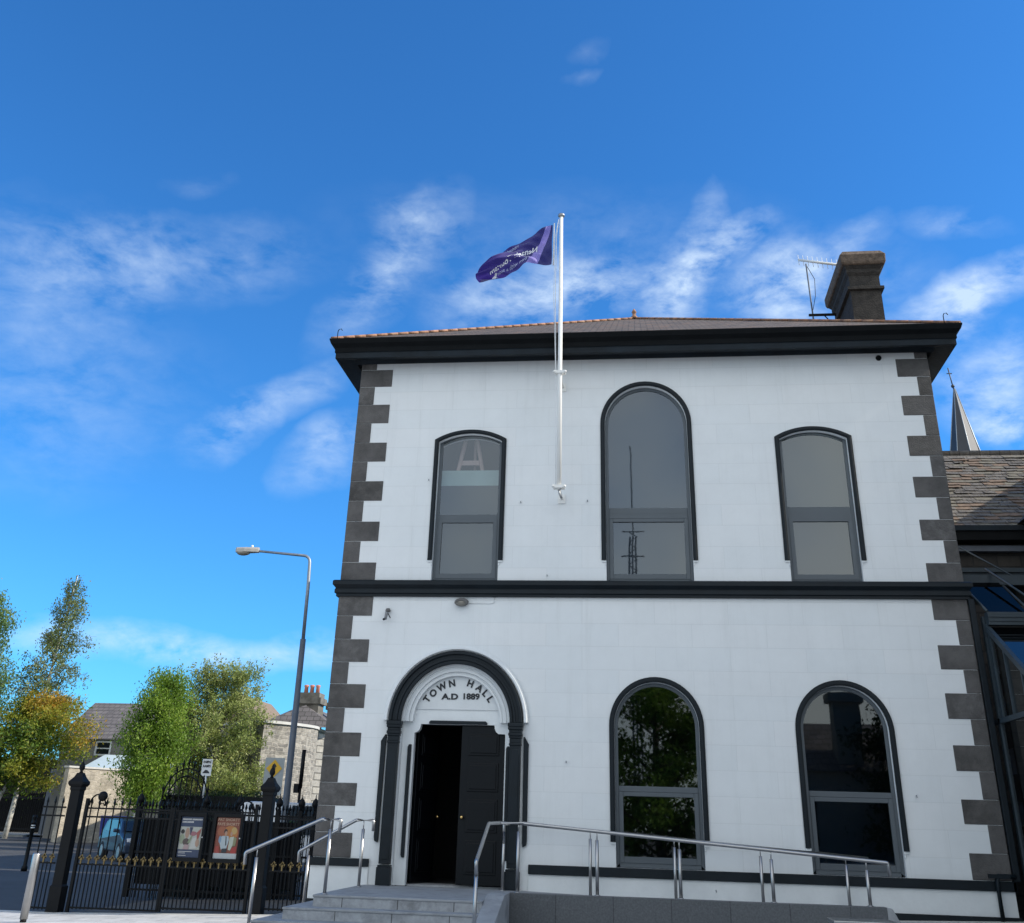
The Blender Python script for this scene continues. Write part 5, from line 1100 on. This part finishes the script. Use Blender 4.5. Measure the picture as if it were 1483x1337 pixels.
# interior easel behind the left upper window
t = thing('easel', 'pinkish timber easel standing inside the upper left window', 'easel', (-3.35, .55, 5.62))
b = MB()
for s in (-1, 1): b.tube([(-3.42+s*.75, .50, 5.62), (-3.42+s*.06, .42, 9.1)], .045, 6)
b.box(-3.64, -3.20, .44, .48, 8.26, 8.36); b.tube([(-3.35, 1.1, 5.62), (-3.35, .5, 8.8)], .03, 6); b.box(-3.9, -2.94, .46, .50, 6.6, 6.68)
b.build('frame', M['timber'], t)

# ------------------------------------------------------------------ camera
Rm = [[0.9927784720638272, 0.11661568624483883, 0.028136935303229697], [-0.026046287977169888, 0.43849336429309255, -0.8983569225834105], [-0.11710036844187623, 0.8911365502506171, 0.4383641779596119]]
r_, d_, f_ = [Vector(q) for q in Rm]
mt = Matrix((r_, -d_, -f_)).transposed().to_4x4(); mt.translation = Vector((0, -19.5, 1.65))
cam = bpy.data.cameras.new('camera'); co = bpy.data.objects.new('camera', cam); COL.objects.link(co); co.matrix_world = mt
cam.sensor_fit = 'HORIZONTAL'; cam.sensor_width = 36; cam.lens = 36*1483.5/1483; cam.shift_x = -2.3/1483; cam.shift_y = -198.4/1483; cam.clip_end = 3000; cam.clip_start = .1
S.camera = co

# ------------------------------------------------------------------ sun and sky
EL = math.radians(35); AZ = math.radians(91)   # azimuth clockwise from +y
sd = Vector((math.cos(EL)*math.sin(AZ), math.cos(EL)*math.cos(AZ), math.sin(EL)))
sl = bpy.data.lights.new('sun', 'SUN'); sl.energy = 4.0; sl.angle = math.radians(.53); sl.color = (1, .93, .82)
so = bpy.data.objects.new('sun', sl); COL.objects.link(so); so.rotation_euler = (-sd).to_track_quat('-Z', 'Y').to_euler()
w = bpy.data.worlds.new('World'); S.world = w; w.use_nodes = True; nt = w.node_tree; N = nt.nodes; L = nt.links
bg = N['Background']; sky = N.new('ShaderNodeTexSky'); sky.sky_type = 'NISHITA'; sky.sun_disc = False; sky.sun_elevation = EL; sky.sun_rotation = AZ; sky.air_density = 1.0; sky.dust_density = .3; sky.ozone_density = 2.0
bg.inputs[1].default_value = .12
tc = N.new('ShaderNodeTexCoord'); sp = N.new('ShaderNodeSeparateXYZ'); L.new(tc.outputs['Generated'], sp.inputs[0])
def mth(op, a, b_=None, c_=None, clamp=False):
    n = N.new('ShaderNodeMath'); n.operation = op; n.use_clamp = clamp
    for i, v in enumerate((a, b_, c_)):
        if v is None: continue
        if isinstance(v, (int, float)): n.inputs[i].default_value = v
        else: L.new(v, n.inputs[i])
    return n.outputs[0]
az = mth('ARCTAN2', sp.outputs[0], sp.outputs[1]); el = mth('ARCSINE', sp.outputs[2])
cb = N.new('ShaderNodeCombineXYZ'); L.new(az, cb.inputs[0]); L.new(el, cb.inputs[1]); AE = cb.outputs[0]
CL = [(-0.509, 0.473, 0.126, 0.032, 0.16, 0.42), (-0.272, 0.493, 0.085, 0.033, 0.89, 0.5), (-0.248, 0.545, 0.04, 0.014, 0.07, 0.3), (0.051, 0.489, 0.068, 0.026, 1.02, 1), (0.11, 0.531, 0.036, 0.012, 0.38, 0.7), (-0.066, 0.485, 0.105, 0.027, -0.02, 0.7), (-0.134, 0.474, 0.076, 0.027, 0.17, 0.5), (0.169, 0.474, 0.049, 0.039, -0.11, 0.9), (0.238, 0.515, 0.041, 0.013, 0.34, 0.4), (0.335, 0.445, 0.09, 0.022, 0.2, 1.1), (0.337, 0.368, 0.063, 0.043, -0.15, 0.8), (0.348, 0.33, 0.034, 0.018, -0.13, 0.8), (-0.41, 0.329, 0.039, 0.023, 0.64, 0.6), (-0.314, 0.319, 0.047, 0.024, 0.59, 0.6), (-0.351, 0.365, 0.041, 0.019, 0.61, 0.45), (-0.577, 0.345, 0.119, 0.08, 0.16, 0.25), (-0.407, 0.132, 0.206, 0.014, 0.0, 0.9), (-0.046, 0.712, 0.025, 0.008, 0.24, 0.12), (-0.054, 0.691, 0.021, 0.005, 0.25, 0.12), (-0.481, 0.542, 0.029, 0.008, 0.18, 0.12), (0.343, 0.513, 0.044, 0.011, -0.2, 0.35), (-0.612, 0.438, 0.095, 0.055, 0.21, 0.25), (0.192, 0.488, 0.108, 0.039, -0.13, 0.3), (-0.043, 0.509, 0.223, 0.06, -0.06, 0.2)]
# warp the coordinates a little so cloud edges wander
nz = N.new('ShaderNodeTexNoise'); nz.inputs['Scale'].default_value = 9; nz.inputs['Detail'].default_value = 5; L.new(AE, nz.inputs['Vector'])
wv = N.new('ShaderNodeVectorMath'); wv.operation = 'MULTIPLY_ADD'; L.new(nz.outputs['Color'], wv.inputs[0]); wv.inputs[1].default_value = (.10, .06, 0); 
w0 = N.new('ShaderNodeVectorMath'); w0.operation = 'ADD'; L.new(AE, w0.inputs[0]); w0.inputs[1].default_value = (-.05, -.034, 0); L.new(w0.outputs[0], wv.inputs[2]); WV = wv.outputs[0]
acc = None
for (a, e, rx, ry_, rot, s) in CL:
    mp = N.new('ShaderNodeMapping'); mp.vector_type = 'TEXTURE'; mp.inputs['Location'].default_value = (a, e, 0); mp.inputs['Rotation'].default_value = (0, 0, rot); mp.inputs['Scale'].default_value = (rx*1.5, ry_*1.4, 1)
    L.new(WV, mp.inputs[0]); gr = N.new('ShaderNodeTexGradient'); gr.gradient_type = 'SPHERICAL'; L.new(mp.outputs[0], gr.inputs[0])
    acc = mth('MULTIPLY', gr.outputs['Fac'], s) if acc is None else mth('MULTIPLY_ADD', gr.outputs['Fac'], s, acc)
mp = N.new('ShaderNodeMapping'); mp.inputs['Rotation'].default_value = (0, 0, -.5); mp.inputs['Scale'].default_value = (10, 20, 1); L.new(AE, mp.inputs[0])
n1 = N.new('ShaderNodeTexNoise'); n1.inputs['Scale'].default_value = 1; n1.inputs['Detail'].default_value = 10; n1.inputs['Roughness'].default_value = .62; n1.inputs['Distortion'].default_value = .25; L.new(mp.outputs[0], n1.inputs['Vector'])
n4 = N.new('ShaderNodeTexNoise'); n4.inputs['Scale'].default_value = 3.1; n4.inputs['Detail'].default_value = 8; n4.inputs['Roughness'].default_value = .6; n4.inputs['Distortion'].default_value = .4; L.new(mp.outputs[0], n4.inputs['Vector'])
nn = mth('MULTIPLY_ADD', n1.outputs['Fac'], 3.4, mth('MULTIPLY_ADD', n4.outputs['Fac'], 1.2, -1.8))
front = mth('MULTIPLY', acc, nn); front = mth('MULTIPLY', front, 1.15, clamp=True); front = mth('MULTIPLY', front, .70)
# grey-white broken cloud on the side of the sky behind the viewer
n2 = N.new('ShaderNodeTexNoise'); n2.inputs['Scale'].default_value = 2.2; n2.inputs['Detail'].default_value = 7; L.new(tc.outputs['Generated'], n2.inputs['Vector'])
bk = mth('MULTIPLY_ADD', sp.outputs[1], -3.0, -.35, clamp=True); bk = mth('MULTIPLY', bk, mth('MULTIPLY_ADD', n2.outputs['Fac'], 2.4, -.45, clamp=True))
gm = N.new('ShaderNodeVectorMath'); gm.operation = 'MULTIPLY'; L.new(sky.outputs[0], gm.inputs[0]); gm.inputs[1].default_value = (.27, .81, 1.33)
m1 = N.new('ShaderNodeMix'); m1.data_type = 'RGBA'; L.new(bk, m1.inputs[0]); L.new(gm.outputs[0], m1.inputs[6]); m1.inputs[7].default_value = (8.1, 8.5, 8.5, 1)
m2 = N.new('ShaderNodeMix'); m2.data_type = 'RGBA'; L.new(front, m2.inputs[0]); L.new(m1.outputs[2], m2.inputs[6]); m2.inputs[7].default_value = (5.2, 6.2, 7.2, 1)
L.new(m2.outputs[2], bg.inputs[0])

# ------------------------------------------------------------------ render settings
S.render.engine = 'CYCLES'; S.render.resolution_x = 1024; S.render.resolution_y = 923
S.view_settings.view_transform = 'Standard'; S.view_settings.look = 'None'; S.view_settings.exposure = .45; S.view_settings.gamma = 1
S.cycles.transparent_max_bounces = 12
